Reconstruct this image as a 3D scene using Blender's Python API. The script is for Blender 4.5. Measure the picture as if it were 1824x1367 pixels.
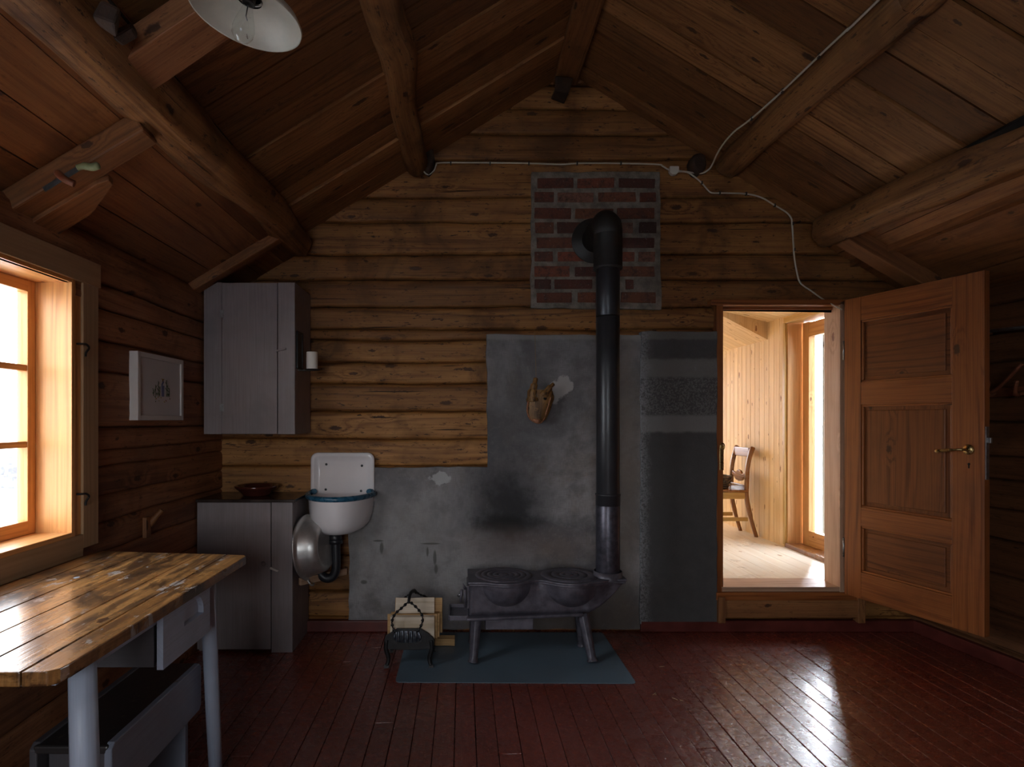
import bpy, bmesh, math, random
from mathutils import Vector, Matrix, noise as mn
for _o in list(bpy.data.objects): bpy.data.objects.remove(_o)
C = bpy.context.scene
R = random.Random(7)
H = 1.36            # camera height
F = 1072.5          # focal length in pixels of the 1824 wide frame
BY = 3.9            # distance of the far wall
LX = -1.56          # left wall

# ------------------------------------------------------------------ camera, sky, exposure
cam = bpy.data.cameras.new('camera'); cam_o = bpy.data.objects.new('camera', cam)
C.collection.objects.link(cam_o)
cam_o.location = (0, 0, H); cam_o.rotation_euler = (math.radians(90), 0, 0)
cam.sensor_width = 36; cam.lens = F/1824*36
cam.shift_x = (912-825)/1824; cam.shift_y = (748-683.5)/1824
cam.clip_start = 0.05; cam.clip_end = 500
C.camera = cam_o
w = bpy.data.worlds.new('overcast_sky'); C.world = w; w.use_nodes = True
wn = w.node_tree; bgn = wn.nodes['Background']
tc = wn.nodes.new('ShaderNodeTexCoord'); sp = wn.nodes.new('ShaderNodeSeparateXYZ')
cr = wn.nodes.new('ShaderNodeValToRGB')
wn.links.new(tc.outputs['Generated'], sp.inputs[0]); wn.links.new(sp.outputs['Z'], cr.inputs[0])
cr.color_ramp.elements[0].position = 0.0; cr.color_ramp.elements[0].color = (0.95, 0.965, 1.0, 1)
cr.color_ramp.elements[1].position = 0.8; cr.color_ramp.elements[1].color = (0.74, 0.83, 1.0, 1)
wn.links.new(cr.outputs[0], bgn.inputs[0])
# unseen sky glow added beyond the far room's glazed door to brighten the floor reflection
dp_ = wn.nodes.new('ShaderNodeVectorMath'); dp_.operation = 'DOT_PRODUCT'; dp_.inputs[1].default_value = Vector((.48, .82, .32)).normalized()
nm_ = wn.nodes.new('ShaderNodeVectorMath'); nm_.operation = 'NORMALIZE'; wn.links.new(tc.outputs['Generated'], nm_.inputs[0]); wn.links.new(nm_.outputs[0], dp_.inputs[0])
def wmath(op, a, b):
    x = wn.nodes.new('ShaderNodeMath'); x.operation = op
    for i, v in enumerate((a, b)):
        if isinstance(v, (int, float)): x.inputs[i].default_value = v
        else: wn.links.new(v, x.inputs[i])
    return x.outputs[0]
glow = wmath('POWER', wmath('MAXIMUM', dp_.outputs['Value'], 0.0), 40.0)
wn.links.new(wmath('ADD', wmath('MULTIPLY', glow, 115.0), 9.0), bgn.inputs[1])
C.view_settings.view_transform = 'Standard'; C.view_settings.look = 'None'
C.view_settings.gamma = 1; C.view_settings.use_curve_mapping = False
C.view_settings.exposure = 0.45
try:
    C.cycles.max_bounces = 10; C.cycles.diffuse_bounces = 6; C.cycles.transparent_max_bounces = 12
except Exception: pass

def portal(name, loc, rot, sx, sy):
    l = bpy.data.lights.new(name, 'AREA'); l.shape = 'RECTANGLE'; l.size = sx; l.size_y = sy
    l.cycles.is_portal = True
    o = bpy.data.objects.new(name, l); o.location = loc; o.rotation_euler = rot
    C.collection.objects.link(o)
HP = math.pi/2
# windows: left wall (in view), left wall further back, far room
W1Y0, W1Y1, WZ0, WZ1 = 1.20, 2.345, 0.92, 1.895
portal('daylight_portal', (LX-0.22, (W1Y0+W1Y1)/2, (WZ0+WZ1)/2), (0, -HP, 0), WZ1-WZ0, W1Y1-W1Y0)
portal('daylight_portal', (3.02, 4.85, 1.25), (0, HP, 0), 1.75, 0.6)
FX0, FX1, FZ0, FZ1 = -1.25, .25, .85, 2.05      # front wall window behind the camera
portal('daylight_portal', ((FX0+FX1)/2, -2.5, (FZ0+FZ1)/2), (HP, 0, 0), FX1-FX0, FZ1-FZ0)
BX0, BX1, BZ0, BZ1 = .85, 2.05, .9, 2.1           # far room end window
portal('daylight_portal', ((BX0+BX1)/2, 8.5, (BZ0+BZ1)/2), (-HP, 0, 0), BX1-BX0, BZ1-BZ0)

def P(px, py, Y):
    s = F/Y
    return Vector(((px-825)/s, Y, H+(748-py)/s))
def WX(px): return (px-825)/275.0
def WZ(py): return H+(748-py)/275.0

# ------------------------------------------------------------------ node helpers
class NT:
    def __init__(s, name):
        s.m = bpy.data.materials.new(name); s.m.use_nodes = True
        s.t = s.m.node_tree; s.b = s.t.nodes['Principled BSDF']
    def n(s, t, **k):
        x = s.t.nodes.new(t)
        for a, b in k.items(): setattr(x, a, b)
        return x
    def setv(s, inp, v):
        if hasattr(v, 'is_linked') or isinstance(v, bpy.types.NodeSocket): s.t.links.new(v, inp)
        elif isinstance(v, (tuple, list)):
            inp.default_value = tuple(v)+(1,) if len(v) == 3 and inp.type == 'RGBA' else tuple(v)
        else: inp.default_value = v
    def math(s, op, a, b=0.0, c=None, clamp=False):
        x = s.n('ShaderNodeMath', operation=op); x.use_clamp = clamp
        s.setv(x.inputs[0], a); s.setv(x.inputs[1], b)
        if c is not None: s.setv(x.inputs[2], c)
        return x.outputs[0]
    def comb(s, a, b, c):
        x = s.n('ShaderNodeCombineXYZ')
        for i, v in enumerate((a, b, c)): s.setv(x.inputs[i], v)
        return x.outputs[0]
    def noise(s, vec, scale=5, detail=3, rough=.5, dist=0.0, col=False):
        x = s.n('ShaderNodeTexNoise'); s.t.links.new(vec, x.inputs['Vector'])
        x.inputs['Scale'].default_value = scale; x.inputs['Detail'].default_value = detail
        x.inputs['Roughness'].default_value = rough; x.inputs['Distortion'].default_value = dist
        return x.outputs['Color' if col else 'Fac']
    def ss(s, v, lo, hi):      # smoothstep
        x = s.n('ShaderNodeMapRange', interpolation_type='SMOOTHSTEP')
        s.setv(x.inputs[0], v); s.setv(x.inputs[1], lo); s.setv(x.inputs[2], hi)
        return x.outputs[0]
    def mix(s, f, a, b, mode='MIX'):
        x = s.n('ShaderNodeMix', data_type='RGBA', blend_type=mode)
        s.setv(x.inputs[0], f); s.setv(x.inputs[6], a); s.setv(x.inputs[7], b)
        return x.outputs[2]
    def obj(s): return s.n('ShaderNodeTexCoord').outputs['Object']
    def sep(s, v):
        x = s.n('ShaderNodeSeparateXYZ'); s.t.links.new(v, x.inputs[0]); return x.outputs
    def bump(s, h, strength=.3, dist=.01):
        x = s.n('ShaderNodeBump'); s.setv(x.inputs['Height'], h)
        x.inputs['Strength'].default_value = strength; x.inputs['Distance'].default_value = dist
        s.t.links.new(x.outputs[0], s.b.inputs['Normal'])
    def base(s, c): s.setv(s.b.inputs['Base Color'], c)
    def rough(s, c): s.setv(s.b.inputs['Roughness'], c)

def wood(name, dark, light, knot=(0.05, .018, .008), R_=26.0, warp=5.0, rough=.6, knots=.5, cracks=.5, tint=.5,
         stain=.4, bump=.35, coat=0.0, spec=.4, ksc=(3.0, 6.0), extra=None):
    """old or new timber, grain along U of the UV map (metres)"""
    N = NT(name)
    uv = N.n('ShaderNodeUVMap').outputs[0]
    u, v, _ = N.sep(uv)
    rnd = N.n('ShaderNodeNewGeometry').outputs['Random Per Island']
    r10 = N.math('MULTIPLY', rnd, 37.0)
    n1 = N.noise(N.comb(N.math('MULTIPLY', u, .7), N.math('MULTIPLY', v, 2.6), r10), 1.0, 2, .45)
    # knots
    vo = N.n('ShaderNodeTexVoronoi'); vo.voronoi_dimensions = '2D'
    kv = N.comb(N.math('MULTIPLY_ADD', u, ksc[0], N.math('MULTIPLY', N.math('FLOOR', r10), 7.3)), N.math('MULTIPLY', v, ksc[1]), 0.0)
    N.t.links.new(kv, vo.inputs['Vector']); vo.inputs['Scale'].default_value = 1.0
    kd = N.math('ADD', vo.outputs['Distance'], N.math('MULTIPLY', N.math('SUBTRACT', N.noise(uv, 60, 3), .5), .12))
    kc = N.sep(vo.outputs['Color'])
    gate = N.math('GREATER_THAN', kc[0], 1.0-knots)
    ksize = N.math('MULTIPLY_ADD', kc[1], .085, .035)
    kmask = N.math('MULTIPLY', gate, N.math('SUBTRACT', 1.0, N.ss(kd, N.math('MULTIPLY', ksize, .55), ksize)))
    kwarp = N.math('MULTIPLY', gate, N.math('SUBTRACT', 1.0, N.ss(kd, 0.0, N.math('MULTIPLY', ksize, 4.0))))
    # rings
    n3 = N.noise(N.comb(N.math('MULTIPLY', u, .25), N.math('MULTIPLY', v, R_*.5), r10), 1.0, 2, .5)
    t = N.math('ADD', N.math('MULTIPLY', v, R_), N.math('ADD', N.math('MULTIPLY_ADD', n3, 3.2, N.math('MULTIPLY', n1, warp)), N.math('MULTIPLY', kwarp, 2.0)))
    amp = N.ss(N.noise(N.comb(N.math('MULTIPLY', u, .8), N.math('MULTIPLY', v, 9.0), r10), 1.0, 2, .5), .3, .7)
    ring = N.math('POWER', N.math('MULTIPLY_ADD', N.math('SINE', N.math('MULTIPLY', t, 6.283)), .5, .5), 2.2)
    fib = N.noise(N.comb(N.math('MULTIPLY', u, 2.5), N.math('MULTIPLY', v, 130.0), r10), 1.0, 3, .6)
    g = N.math('ADD', N.math('MULTIPLY', N.math('MULTIPLY', ring, amp), .30), N.math('MULTIPLY', fib, .74))
    col = N.mix(N.ss(g, .15, .8), light, dark)
    # tint per board
    tv = N.math('MULTIPLY_ADD', N.math('SUBTRACT', rnd, .5), tint, 1.0)
    col = N.mix(1.0, col, N.comb(tv, N.math('POWER', tv, 1.15), N.math('POWER', tv, 1.3)), 'MULTIPLY')
    # stains
    ob = N.obj()
    st = N.noise(ob, 2.3, 4, .62, .6)
    col = N.mix(N.math('MULTIPLY', N.ss(st, .47, .72), stain), col, tuple(c*.33 for c in dark))
    st2 = N.noise(N.comb(N.math('MULTIPLY', u, 6.0), N.math('MULTIPLY', v, 30.0), r10), 1.0, 4, .65)
    col = N.mix(N.math('MULTIPLY', N.ss(st2, .62, .75), min(1, cracks*.8)), col, tuple(c*.3 for c in dark))
    ck = N.noise(N.comb(N.math('MULTIPLY', u, 1.6), N.math('MULTIPLY', v, 75.0), r10), 1.0, 2, .5)
    ckm = N.math('MULTIPLY', N.ss(ck, .70, .74), cracks)
    col = N.mix(ckm, col, tuple(c*.12 for c in dark))
    if cracks > .3:
        fl = N.noise(N.comb(N.math('MULTIPLY', u, 17.0), N.math('MULTIPLY', v, 62.0), r10), 1.0, 4, .7, .3)
        col = N.mix(N.math('MULTIPLY', N.ss(fl, .59, .655), min(1, cracks)), col, tuple(c*.28 for c in dark))
        wide = N.noise(N.comb(N.math('MULTIPLY', u, 1.1), N.math('MULTIPLY', v, 7.0), r10), 1.0, 4, .6)
        col = N.mix(N.math('MULTIPLY', N.ss(wide, .35, .7), .5), col, tuple(c*1.0 for c in dark))
    col = N.mix(N.math('MULTIPLY', kmask, .9), col, knot)
    if extra: col = extra(N, col, u, v, ob)
    N.base(col)
    rr = N.math('MULTIPLY_ADD', st, .25, rough-.12)
    N.rough(rr); N.b.inputs['Specular IOR Level'].default_value = spec
    if coat: N.b.inputs['Coat Weight'].default_value = coat; N.b.inputs['Coat Roughness'].default_value = .18
    hgt = N.math('SUBTRACT', N.math('MULTIPLY', fib, .5), N.math('ADD', ckm, N.math('MULTIPLY', kmask, .3)))
    N.bump(hgt, bump, .004)
    return N.m

def plain(name, col, rough=.5, metal=0.0, var=.15, nscale=8, bump=0.0, spec=.5, coat=0, dirt=None, dsc=14, dth=(.6, .72)):
    N = NT(name); ob = N.obj()
    n = N.noise(ob, nscale, 4, .6)
    c = N.mix(N.ss(n, .3, .7), tuple(x*(1-var) for x in col), tuple(min(1, x*(1+var)) for x in col))
    if dirt:
        d = N.noise(ob, dsc, 5, .7); c = N.mix(N.ss(d, dth[0], dth[1]), c, dirt)
    N.base(c); N.rough(N.math('MULTIPLY_ADD', n, .25, rough-.12)); N.b.inputs['Metallic'].default_value = metal
    N.b.inputs['Specular IOR Level'].default_value = spec
    if coat: N.b.inputs['Coat Weight'].default_value = coat
    if bump: N.bump(N.noise(ob, nscale*6, 3), bump, .003)
    return N.m

M = {}
LOGD, LOGL = (.15, .056, .015), (.44, .20, .058)
M['log'] = wood('old_log_pine', LOGD, LOGL, R_=14, warp=5, rough=.62, knots=.62, cracks=1.0, tint=.5, stain=.75, bump=.9, ksc=(2.4, 7.0))
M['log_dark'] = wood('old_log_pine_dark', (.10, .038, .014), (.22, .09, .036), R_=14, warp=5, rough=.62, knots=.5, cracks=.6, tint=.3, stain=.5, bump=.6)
M['log_side'] = wood('old_log_pine_brown', (.17, .062, .024), (.40, .17, .07), R_=14, warp=5, rough=.62, knots=.5, cracks=.6, tint=.3, stain=.45, bump=.6)
M['board'] = wood('roof_board_pine', (.14, .054, .017), (.35, .155, .052), R_=22, warp=7, rough=.55, knots=.6, cracks=.6, tint=.95, stain=.45, ksc=(2.2, 6.0))
M['board_low'] = wood('lower_roof_board_pine', (.15, .052, .017), (.34, .14, .046), R_=18, warp=8, rough=.55, knots=.4, cracks=.4, tint=.4, stain=.5)
M['beam'] = wood('roof_log_pine', (.13, .05, .017), (.34, .155, .05), R_=16, warp=3, rough=.6, knots=.4, cracks=.9, tint=.2, stain=.75, bump=.8)
M['rafter'] = wood('rafter_pine', (.15, .055, .018), (.33, .14, .048), R_=24, warp=4, rough=.6, knots=.3, cracks=.5, tint=.3, stain=.4)
M['beamdark'] = plain('sooty_timber', (.045, .022, .012), .75, 0, .4, 12, .5)
M['door'] = wood('varnished_door_pine', (.14, .035, .008), (.36, .118, .030), R_=20, warp=5, rough=.42, knots=.25, cracks=.15, tint=.3, stain=.25, bump=.15, spec=.5)
M['door2'] = wood('door_panel_pine', (.095, .027, .008), (.25, .085, .025), R_=24, warp=6, rough=.45, knots=.35, cracks=.2, tint=.2, stain=.25, bump=.15)
M['newpine'] = wood('new_pine', (.52, .30, .14), (.74, .49, .27), knot=(.22, .075, .02), R_=30, warp=5, rough=.45, knots=.2, cracks=.0, tint=.14, stain=.0, bump=.06)
M['winpine'] = wood('window_pine', (.50, .20, .055), (.78, .38, .125), knot=(.2, .07, .03), R_=34, warp=5, rough=.38, knots=.12, cracks=.0, tint=.06, stain=.0, bump=.06)
M['casing'] = wood('window_casing_pine', (.34, .20, .10), (.46, .29, .16), knot=(.2, .09, .04), R_=24, warp=3, rough=.55, knots=.2, cracks=.0, tint=.06, stain=.05, bump=.05)
M['paneling'] = wood('pale_pine_panelling', (.66, .45, .23), (.84, .64, .38), knot=(.24, .09, .03), R_=12, warp=2, rough=.55, knots=.5, cracks=.0, tint=.16, stain=.0, bump=.05, ksc=(3.2, 9.0))
M['palefloor'] = wood('pale_floor_boards', (.72, .61, .46), (.87, .79, .65), knot=(.4, .22, .1), R_=16, warp=5, rough=.3, knots=.2, cracks=.0, tint=.1, stain=.0, bump=.05)
M['glasspine'] = wood('door_frame_orange_pine', (.50, .24, .08), (.70, .40, .17), knot=(.22, .08, .03), R_=30, warp=5, rough=.4, knots=.2, cracks=0, tint=.08, stain=.0, bump=.05)
M['jamb'] = wood('worn_jamb_pine', (.34, .19, .11), (.55, .36, .24), knot=(.2, .08, .05), R_=18, warp=5, rough=.55, knots=.3, cracks=.2, tint=.1, stain=.15, bump=.15)
M['screen'] = wood('weathered_pale_boards', (.42, .38, .31), (.58, .54, .46), R_=10, warp=3, rough=.8, knots=.2, cracks=.2, tint=.15, stain=.1, bump=.1)
M['firewood'] = wood('split_birch', (.50, .38, .25), (.78, .66, .52), knot=(.3, .18, .1), R_=10, warp=5, rough=.75, knots=.3, cracks=.1, tint=.25, stain=.1, bump=.3)
M['barkwood'] = wood('split_pine_firewood', (.34, .17, .06), (.62, .38, .17), knot=(.2, .1, .05), R_=20, warp=5, rough=.75, knots=.2, cracks=.3, tint=.3, stain=.1, bump=.3)
M['chairwood'] = wood('glossy_chair_pine', (.14, .045, .012), (.33, .14, .04), R_=26, warp=4, rough=.28, knots=.1, cracks=.1, tint=.1, stain=.2, bump=.05, coat=.4)
M['chairpale'] = wood('yellow_chair_pine', (.45, .26, .07), (.62, .40, .14), R_=26, warp=4, rough=.35, knots=.1, cracks=.0, tint=.1, stain=.1, bump=.05)

# grey-mauve painted boards
def paintwood(name, col, wear=(.16, .085, .04), wsc=9, wth=(.66, .72), rough=.5, fiber=.35):
    N = NT(name); ob = N.obj(); uv = N.n('ShaderNodeUVMap').outputs[0]; u, v, _ = N.sep(uv)
    f = N.noise(N.comb(N.math('MULTIPLY', u, 3.0), N.math('MULTIPLY', v, 110.0), 0.0), 1, 3, .6)
    c = N.mix(f, tuple(x*(1-fiber) for x in col), tuple(x*(1+fiber*.6) for x in col))
    b = N.noise(ob, 3, 4, .6); c = N.mix(N.ss(b, .4, .75), c, tuple(x*.72 for x in col))
    wv = N.noise(ob, wsc, 6, .72); wm = N.ss(wv, wth[0], wth[1]); c = N.mix(wm, c, wear)
    N.base(c); N.rough(N.math('MULTIPLY_ADD', b, .3, rough-.15)); N.bump(N.math('SUBTRACT', N.math('MULTIPLY', f, .5), wm), .25, .003)
    return N.m
M['greypaint'] = paintwood('grey_painted_boards', (.275, .232, .238), wth=(.78, .82), rough=.5)
M['bluepaint'] = paintwood('blue_grey_paint', (.45, .50, .62), wsc=16, wth=(.70, .76), rough=.45)
M['bluedark'] = paintwood('bench_blue_grey_paint', (.28, .31, .39), wsc=14, wth=(.66, .70), rough=.45)
M['benchtop'] = paintwood('bench_seat_worn_dark', (.030, .026, .026), wear=(.10, .07, .045), wsc=20, wth=(.60, .68), rough=.38)
M['drawerdark'] = paintwood('dark_drawer_side', (.075, .068, .075))
M['cabtop'] = plain('dark_varnished_top', (.035, .022, .018), .22, 0, .4, 9, .1)

def tabletop_extra(N, col, u, v, ob):
    x, y, z = N.sep(ob)
    n1 = N.noise(N.comb(N.math('MULTIPLY', x, 6.0), N.math('MULTIPLY', y, 2.2), z), 1.6, 6, .7, .4)
    dark = N.ss(n1, .45, .60)
    side = N.ss(x, -1.35, -1.0)       # more wear on the room side
    col = N.mix(N.math('MULTIPLY', dark, N.math('MULTIPLY_ADD', side, .6, .35)), col, (.055, .028, .014))
    n5 = N.noise(N.comb(N.math('MULTIPLY', x, 34.0), N.math('MULTIPLY', y, 3.5), z), 1.0, 5, .7)
    n6 = N.noise(N.comb(N.math('MULTIPLY', x, 5.0), N.math('MULTIPLY', y, 1.6), 3.0), 1.0, 3, .6)
    col = N.mix(N.math('MULTIPLY', N.math('MULTIPLY', N.ss(n5, .44, .60), N.ss(n6, .32, .55)), N.math('MULTIPLY_ADD', side, .55, .3)), col, (.06, .03, .016))
    n2 = N.noise(N.comb(N.math('MULTIPLY', x, 9.0), N.math('MULTIPLY', y, 4.0), z), 1.5, 5, .7)
    col = N.mix(N.math('MULTIPLY', N.ss(n2, .58, .63), .8), col, (.40, .35, .31))
    # pale blue paint left along the wall side
    near = N.math('SUBTRACT', 1.0, N.ss(x, -1.46, -1.22))
    n3 = N.noise(ob, 5.0, 4, .6)
    pm = N.math('MULTIPLY', N.ss(N.math('ADD', n3, N.math('MULTIPLY', near, .34)), .70, .725), N.math('SUBTRACT', 1.0, N.ss(y, 2.15, 2.3)))
    return N.mix(pm, col, (.45, .52, .60))
M['tabletop'] = wood('worn_table_planks', (.22, .09, .025), (.50, .24, .075), R_=22, warp=4, rough=.27, knots=.3, cracks=.6, tint=.2, stain=.15, bump=.4, coat=.6, extra=tabletop_extra)

# floor paint
def mk_floor():
    N = NT('oxblood_floor_paint'); ob = N.obj(); uv = N.n('ShaderNodeUVMap').outputs[0]; u, v, _ = N.sep(uv)
    rnd = N.n('ShaderNodeNewGeometry').outputs['Random Per Island']
    n = N.noise(ob, 2.2, 5, .6); f = N.noise(N.comb(N.math('MULTIPLY', u, 4.0), N.math('MULTIPLY', v, 60.0), rnd), 1, 4, .65)
    c = N.mix(n, (.15, .026, .016), (.27, .058, .034))
    c = N.mix(N.math('MULTIPLY', rnd, .35), c, (.14, .034, .02))
    sp = N.noise(ob, 55, 3, .7); c = N.mix(N.math('MULTIPLY', N.ss(sp, .70, .76), .6), c, (.30, .20, .17))
    N.base(c)
    g = N.noise(ob, 28, 5, .7)
    g2 = N.noise(ob, 7, 3, .6)
    N.rough(N.math('ADD', N.math('MULTIPLY_ADD', g, .34, .06), N.math('MULTIPLY', g2, .10)))
    N.b.inputs['Specular IOR Level'].default_value = 1.0
    g3 = N.noise(ob, 95, 4, .75)
    N.bump(N.math('ADD', N.math('MULTIPLY_ADD', g3, .55, N.math('ADD', N.math('MULTIPLY', f, .8), N.math('MULTIPLY', g, .9))), N.math('MULTIPLY', g2, 1.6)), .55, .0045)
    N.b.inputs['Coat Weight'].default_value = .25; N.b.inputs['Coat Roughness'].default_value = .2
    return N.m
M['floor'] = mk_floor()
M['redpaint'] = plain('oxblood_trim_paint', (.115, .021, .015), .45, 0, .25, 7, .15)

def mk_plaster():
    N = NT('weathered_grey_plaster'); ob = N.obj(); x, y, z = N.sep(ob)
    big = N.noise(ob, 1.7, 5, .65, .5); fine = N.noise(ob, 40, 4, .7); mid = N.noise(ob, 8, 5, .65)
    fabric = N.noise(N.comb(N.math('MULTIPLY', x, 260.0), 0.0, N.math('MULTIPLY', z, 20.0)), 1, 1)
    fabric2 = N.noise(N.comb(N.math('MULTIPLY', x, 20.0), 0.0, N.math('MULTIPLY', z, 260.0)), 1, 1)
    fb = N.math('MULTIPLY', N.math('ADD', fabric, fabric2), .5)
    warm = N.noise(ob, 2.6, 5, .7, .8)
    c = N.mix(N.ss(big, .36, .62), (.125, .118, .125), (.315, .295, .295)); c = N.mix(N.math('MULTIPLY', N.ss(warm, .46, .66), .55), c, (.19, .155, .125))
    c = N.mix(N.math('MULTIPLY', N.ss(mid, .42, .68), .55), c, (.10, .09, .092))
    c = N.mix(N.math('MULTIPLY', N.ss(fine, .5, .75), .3), c, (.34, .33, .32))
    c = N.mix(N.math('MULTIPLY', N.ss(fb, .4, .65), .3), c, (.10, .095, .10))
    def ell(cx, cz, rx, rz, soft=.5, wob=.5):
        dx = N.math('DIVIDE', N.math('SUBTRACT', x, cx), rx); dz = N.math('DIVIDE', N.math('SUBTRACT', z, cz), rz)
        d = N.math('SQRT', N.math('ADD', N.math('MULTIPLY', dx, dx), N.math('MULTIPLY', dz, dz)))
        d = N.math('ADD', d, N.math('MULTIPLY', N.math('SUBTRACT', mid, .5), wob*2))
        return N.math('SUBTRACT', 1.0, N.ss(d, 1-soft, 1+soft))
    # darker upper part, lighter low left part
    up = N.ss(z, 1.0, 1.35); c = N.mix(N.math('MULTIPLY', up, .35), c, (.095, .090, .088))
    c = N.mix(N.math('MULTIPLY', ell(WX(720), WZ(960), .45, .42, .5), .35), c, (.36, .35, .345))
    c = N.mix(N.math('MULTIPLY', ell(WX(895), WZ(840), .26, .55, .5), .4), c, (.06, .058, .066))
    c = N.mix(N.math('MULTIPLY', ell(WX(905), WZ(900), .19, .22, .8, 1.2), .9), c, (.022, .020, .022))
    c = N.mix(N.math('MULTIPLY', ell(WX(905), WZ(932), .16, .055, .6), .9), c, (.014, .012, .012))
    c = N.mix(N.math('MULTIPLY', ell(WX(940), WZ(970), .45, .10, .7), .35), c, (.20, .14, .12))
    c = N.mix(N.math('MULTIPLY', ell(WX(990), WZ(1100), .75, .16, .7), .75), c, (.075, .052, .04))
    c = N.mix(N.math('MULTIPLY', ell(WX(1105), WZ(850), .12, .95, .5), .55), c, (.17, .135, .105))
    c = N.mix(N.math('MULTIPLY', ell(WX(995), WZ(693), .060, .072, .12, 1.7), .85), c, (.42, .39, .37))
    c = N.mix(N.math('MULTIPLY', ell(WX(781), WZ(851), .07, .042, .1, 1.4), .7), c, (.48, .48, .48))
    for a, b, rx, rz in ((681, 975, .012, .035), (762, 981, .007, .03), (775, 992, .010, .045), (777, 1012, .012, .03), (675, 962, .03, .006), (768, 967, .06, .006), (650, 1035, .02, .012)):
        c = N.mix(N.math('MULTIPLY', ell(WX(a), WZ(b), rx, rz, .35, .4), .75), c, (.075, .07, .058))
    edge = N.ss(z, 1.865, 1.885); c = N.mix(N.math('MULTIPLY', edge, .6), c, (.27, .26, .24))
    N.base(c); N.rough(.85); N.bump(N.math('ADD', N.math('MULTIPLY', mid, .6), N.math('ADD', fine, fb)), .4, .004)
    return N.m
M['plaster'] = mk_plaster()
def mk_block():
    N = NT('grey_block_render'); ob = N.obj(); x, y, z = N.sep(ob)
    mid = N.noise(ob, 12, 5, .7); fine = N.noise(ob, 90, 4, .75)
    zz = N.math('ADD', z, N.math('MULTIPLY', N.math('SUBTRACT', mid, .5), .03))
    def band(z0, z1, s=.012): return N.math('MULTIPLY', N.ss(zz, z0-s, z0+s), N.math('SUBTRACT', 1.0, N.ss(zz, z1-s, z1+s)))
    c = N.mix(mid, (.065, .063, .064), (.105, .102, .10))
    c = N.mix(N.math('MULTIPLY', band(WZ(770), WZ(740)), .8), c, (.25, .245, .24))
    c = N.mix(N.math('MULTIPLY', band(WZ(673), WZ(641)), .75), c, (.22, .215, .205))
    c = N.mix(N.math('MULTIPLY', N.math('MULTIPLY', band(WZ(740), WZ(673)), N.ss(fine, .45, .6)), .55), c, (.26, .255, .25))
    c = N.mix(N.math('MULTIPLY', N.ss(zz, WZ(609), WZ(604)), .7), c, (.20, .195, .18))
    lft = N.math('SUBTRACT', 1.0, N.ss(N.math('ADD', x, N.math('MULTIPLY', N.math('SUBTRACT', mid, .5), .12)), WX(1139), WX(1160)))
    c = N.mix(N.math('MULTIPLY', N.math('MULTIPLY', lft, N.ss(fine, .35, .6)), .8), c, (.30, .30, .31))
    c = N.mix(N.math('MULTIPLY', N.ss(fine, .62, .7), .3), c, (.02, .02, .02))
    N.base(c); N.rough(.9); N.bump(N.math('ADD', fine, mid), .7, .006)
    return N.m
M['block'] = mk_block()
def mk_brick():
    N = NT('old_red_brick'); ob = N.obj(); rnd = N.n('ShaderNodeNewGeometry').outputs['Random Per Island']
    ramp = N.n('ShaderNodeValToRGB'); N.t.links.new(rnd, ramp.inputs[0]); e = ramp.color_ramp
    e.elements[0].color = (.045, .022, .018, 1); e.elements[1].color = (.24, .062, .032, 1); e.elements[1].position = .8
    a = e.elements.new(.25); a.color = (.13, .038, .022, 1); a = e.elements.new(.55); a.color = (.17, .062, .028, 1); a = e.elements.new(1.0); a.color = (.20, .13, .085, 1)
    n = N.noise(ob, 26, 5, .7); m = N.noise(ob, 60, 4, .7)
    c = N.mix(N.ss(n, .4, .75), ramp.outputs[0], (.06, .03, .022)); c = N.mix(N.math('MULTIPLY', N.ss(m, .60, .72), .6), c, (.33, .28, .25))
    N.base(c); N.rough(.85); N.bump(N.math('ADD', n, m), .8, .005); return N.m
M['brick'] = mk_brick()
M['mortar'] = plain('pale_mortar', (.19, .165, .135), .9, 0, .35, 18, .8, dirt=(.09, .075, .06), dsc=9)
M['iron'] = plain('blackened_cast_iron', (.11, .098, .118), .38, .25, .3, 18, .25, dirt=(.06, .045, .035), dsc=10, dth=(.62, .8))
M['pipe'] = plain('matte_black_stovepipe', (.03, .03, .034), .33, .2, .15, 5)
M['pipe2'] = plain('worn_lower_stovepipe', (.085, .08, .10), .36, .6, .3, 30)
M['elbow'] = plain('stovepipe_elbow_black', (.020, .018, .016), .5, .1, .2, 8)
M['blackiron'] = plain('black_wrought_iron', (.018, .016, .016), .42, .4, .3, 40, .3)
M['shell'] = plain('worn_silvery_iron', (.13, .14, .16), .32, .8, .4, 40)
M['enamel'] = plain('white_enamel', (.80, .76, .77), .12, 0, .03, 3, coat=.5)
M['blueenamel'] = plain('blue_enamel', (.022, .10, .17), .28, 0, .25, 25, dirt=(.06, .2, .28), dsc=40)
M['alu'] = plain('dull_aluminium', (.55, .53, .51), .36, .75, .15, 12)
M['plastic'] = plain('black_drain_plastic', (.018, .018, .022), .4, 0, .1)
M['chrome'] = plain('bright_steel', (.6, .6, .6), .2, 1, .05)
M['zinc'] = plain('worn_zinc', (.30, .30, .31), .35, .9, .2, 40)
M['brass'] = plain('aged_brass', (.42, .30, .13), .28, .95, .2, 30)
M['mat'] = plain('steel_blue_mat', (.13, .18, .22), .42, 0, .1, 4)
M['lampshade'] = plain('chipped_white_enamel', (.44, .41, .34), .42, 0, .1, 8, dirt=(.10, .07, .05), dsc=22, dth=(.68, .74))
M['cable'] = plain('cream_cable', (.56, .52, .43), .5, 0, .05)
M['clip'] = plain('dark_clip', (.05, .04, .035), .6)
M['white'] = plain('white_paint', (.62, .58, .56), .45, 0, .04, 5)
M['paper'] = plain('white_paper', (.60, .57, .57), .8, 0, .02, 5)
M['candle'] = plain('ivory_wax', (.80, .74, .66), .45, 0, .03, 6)
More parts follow.
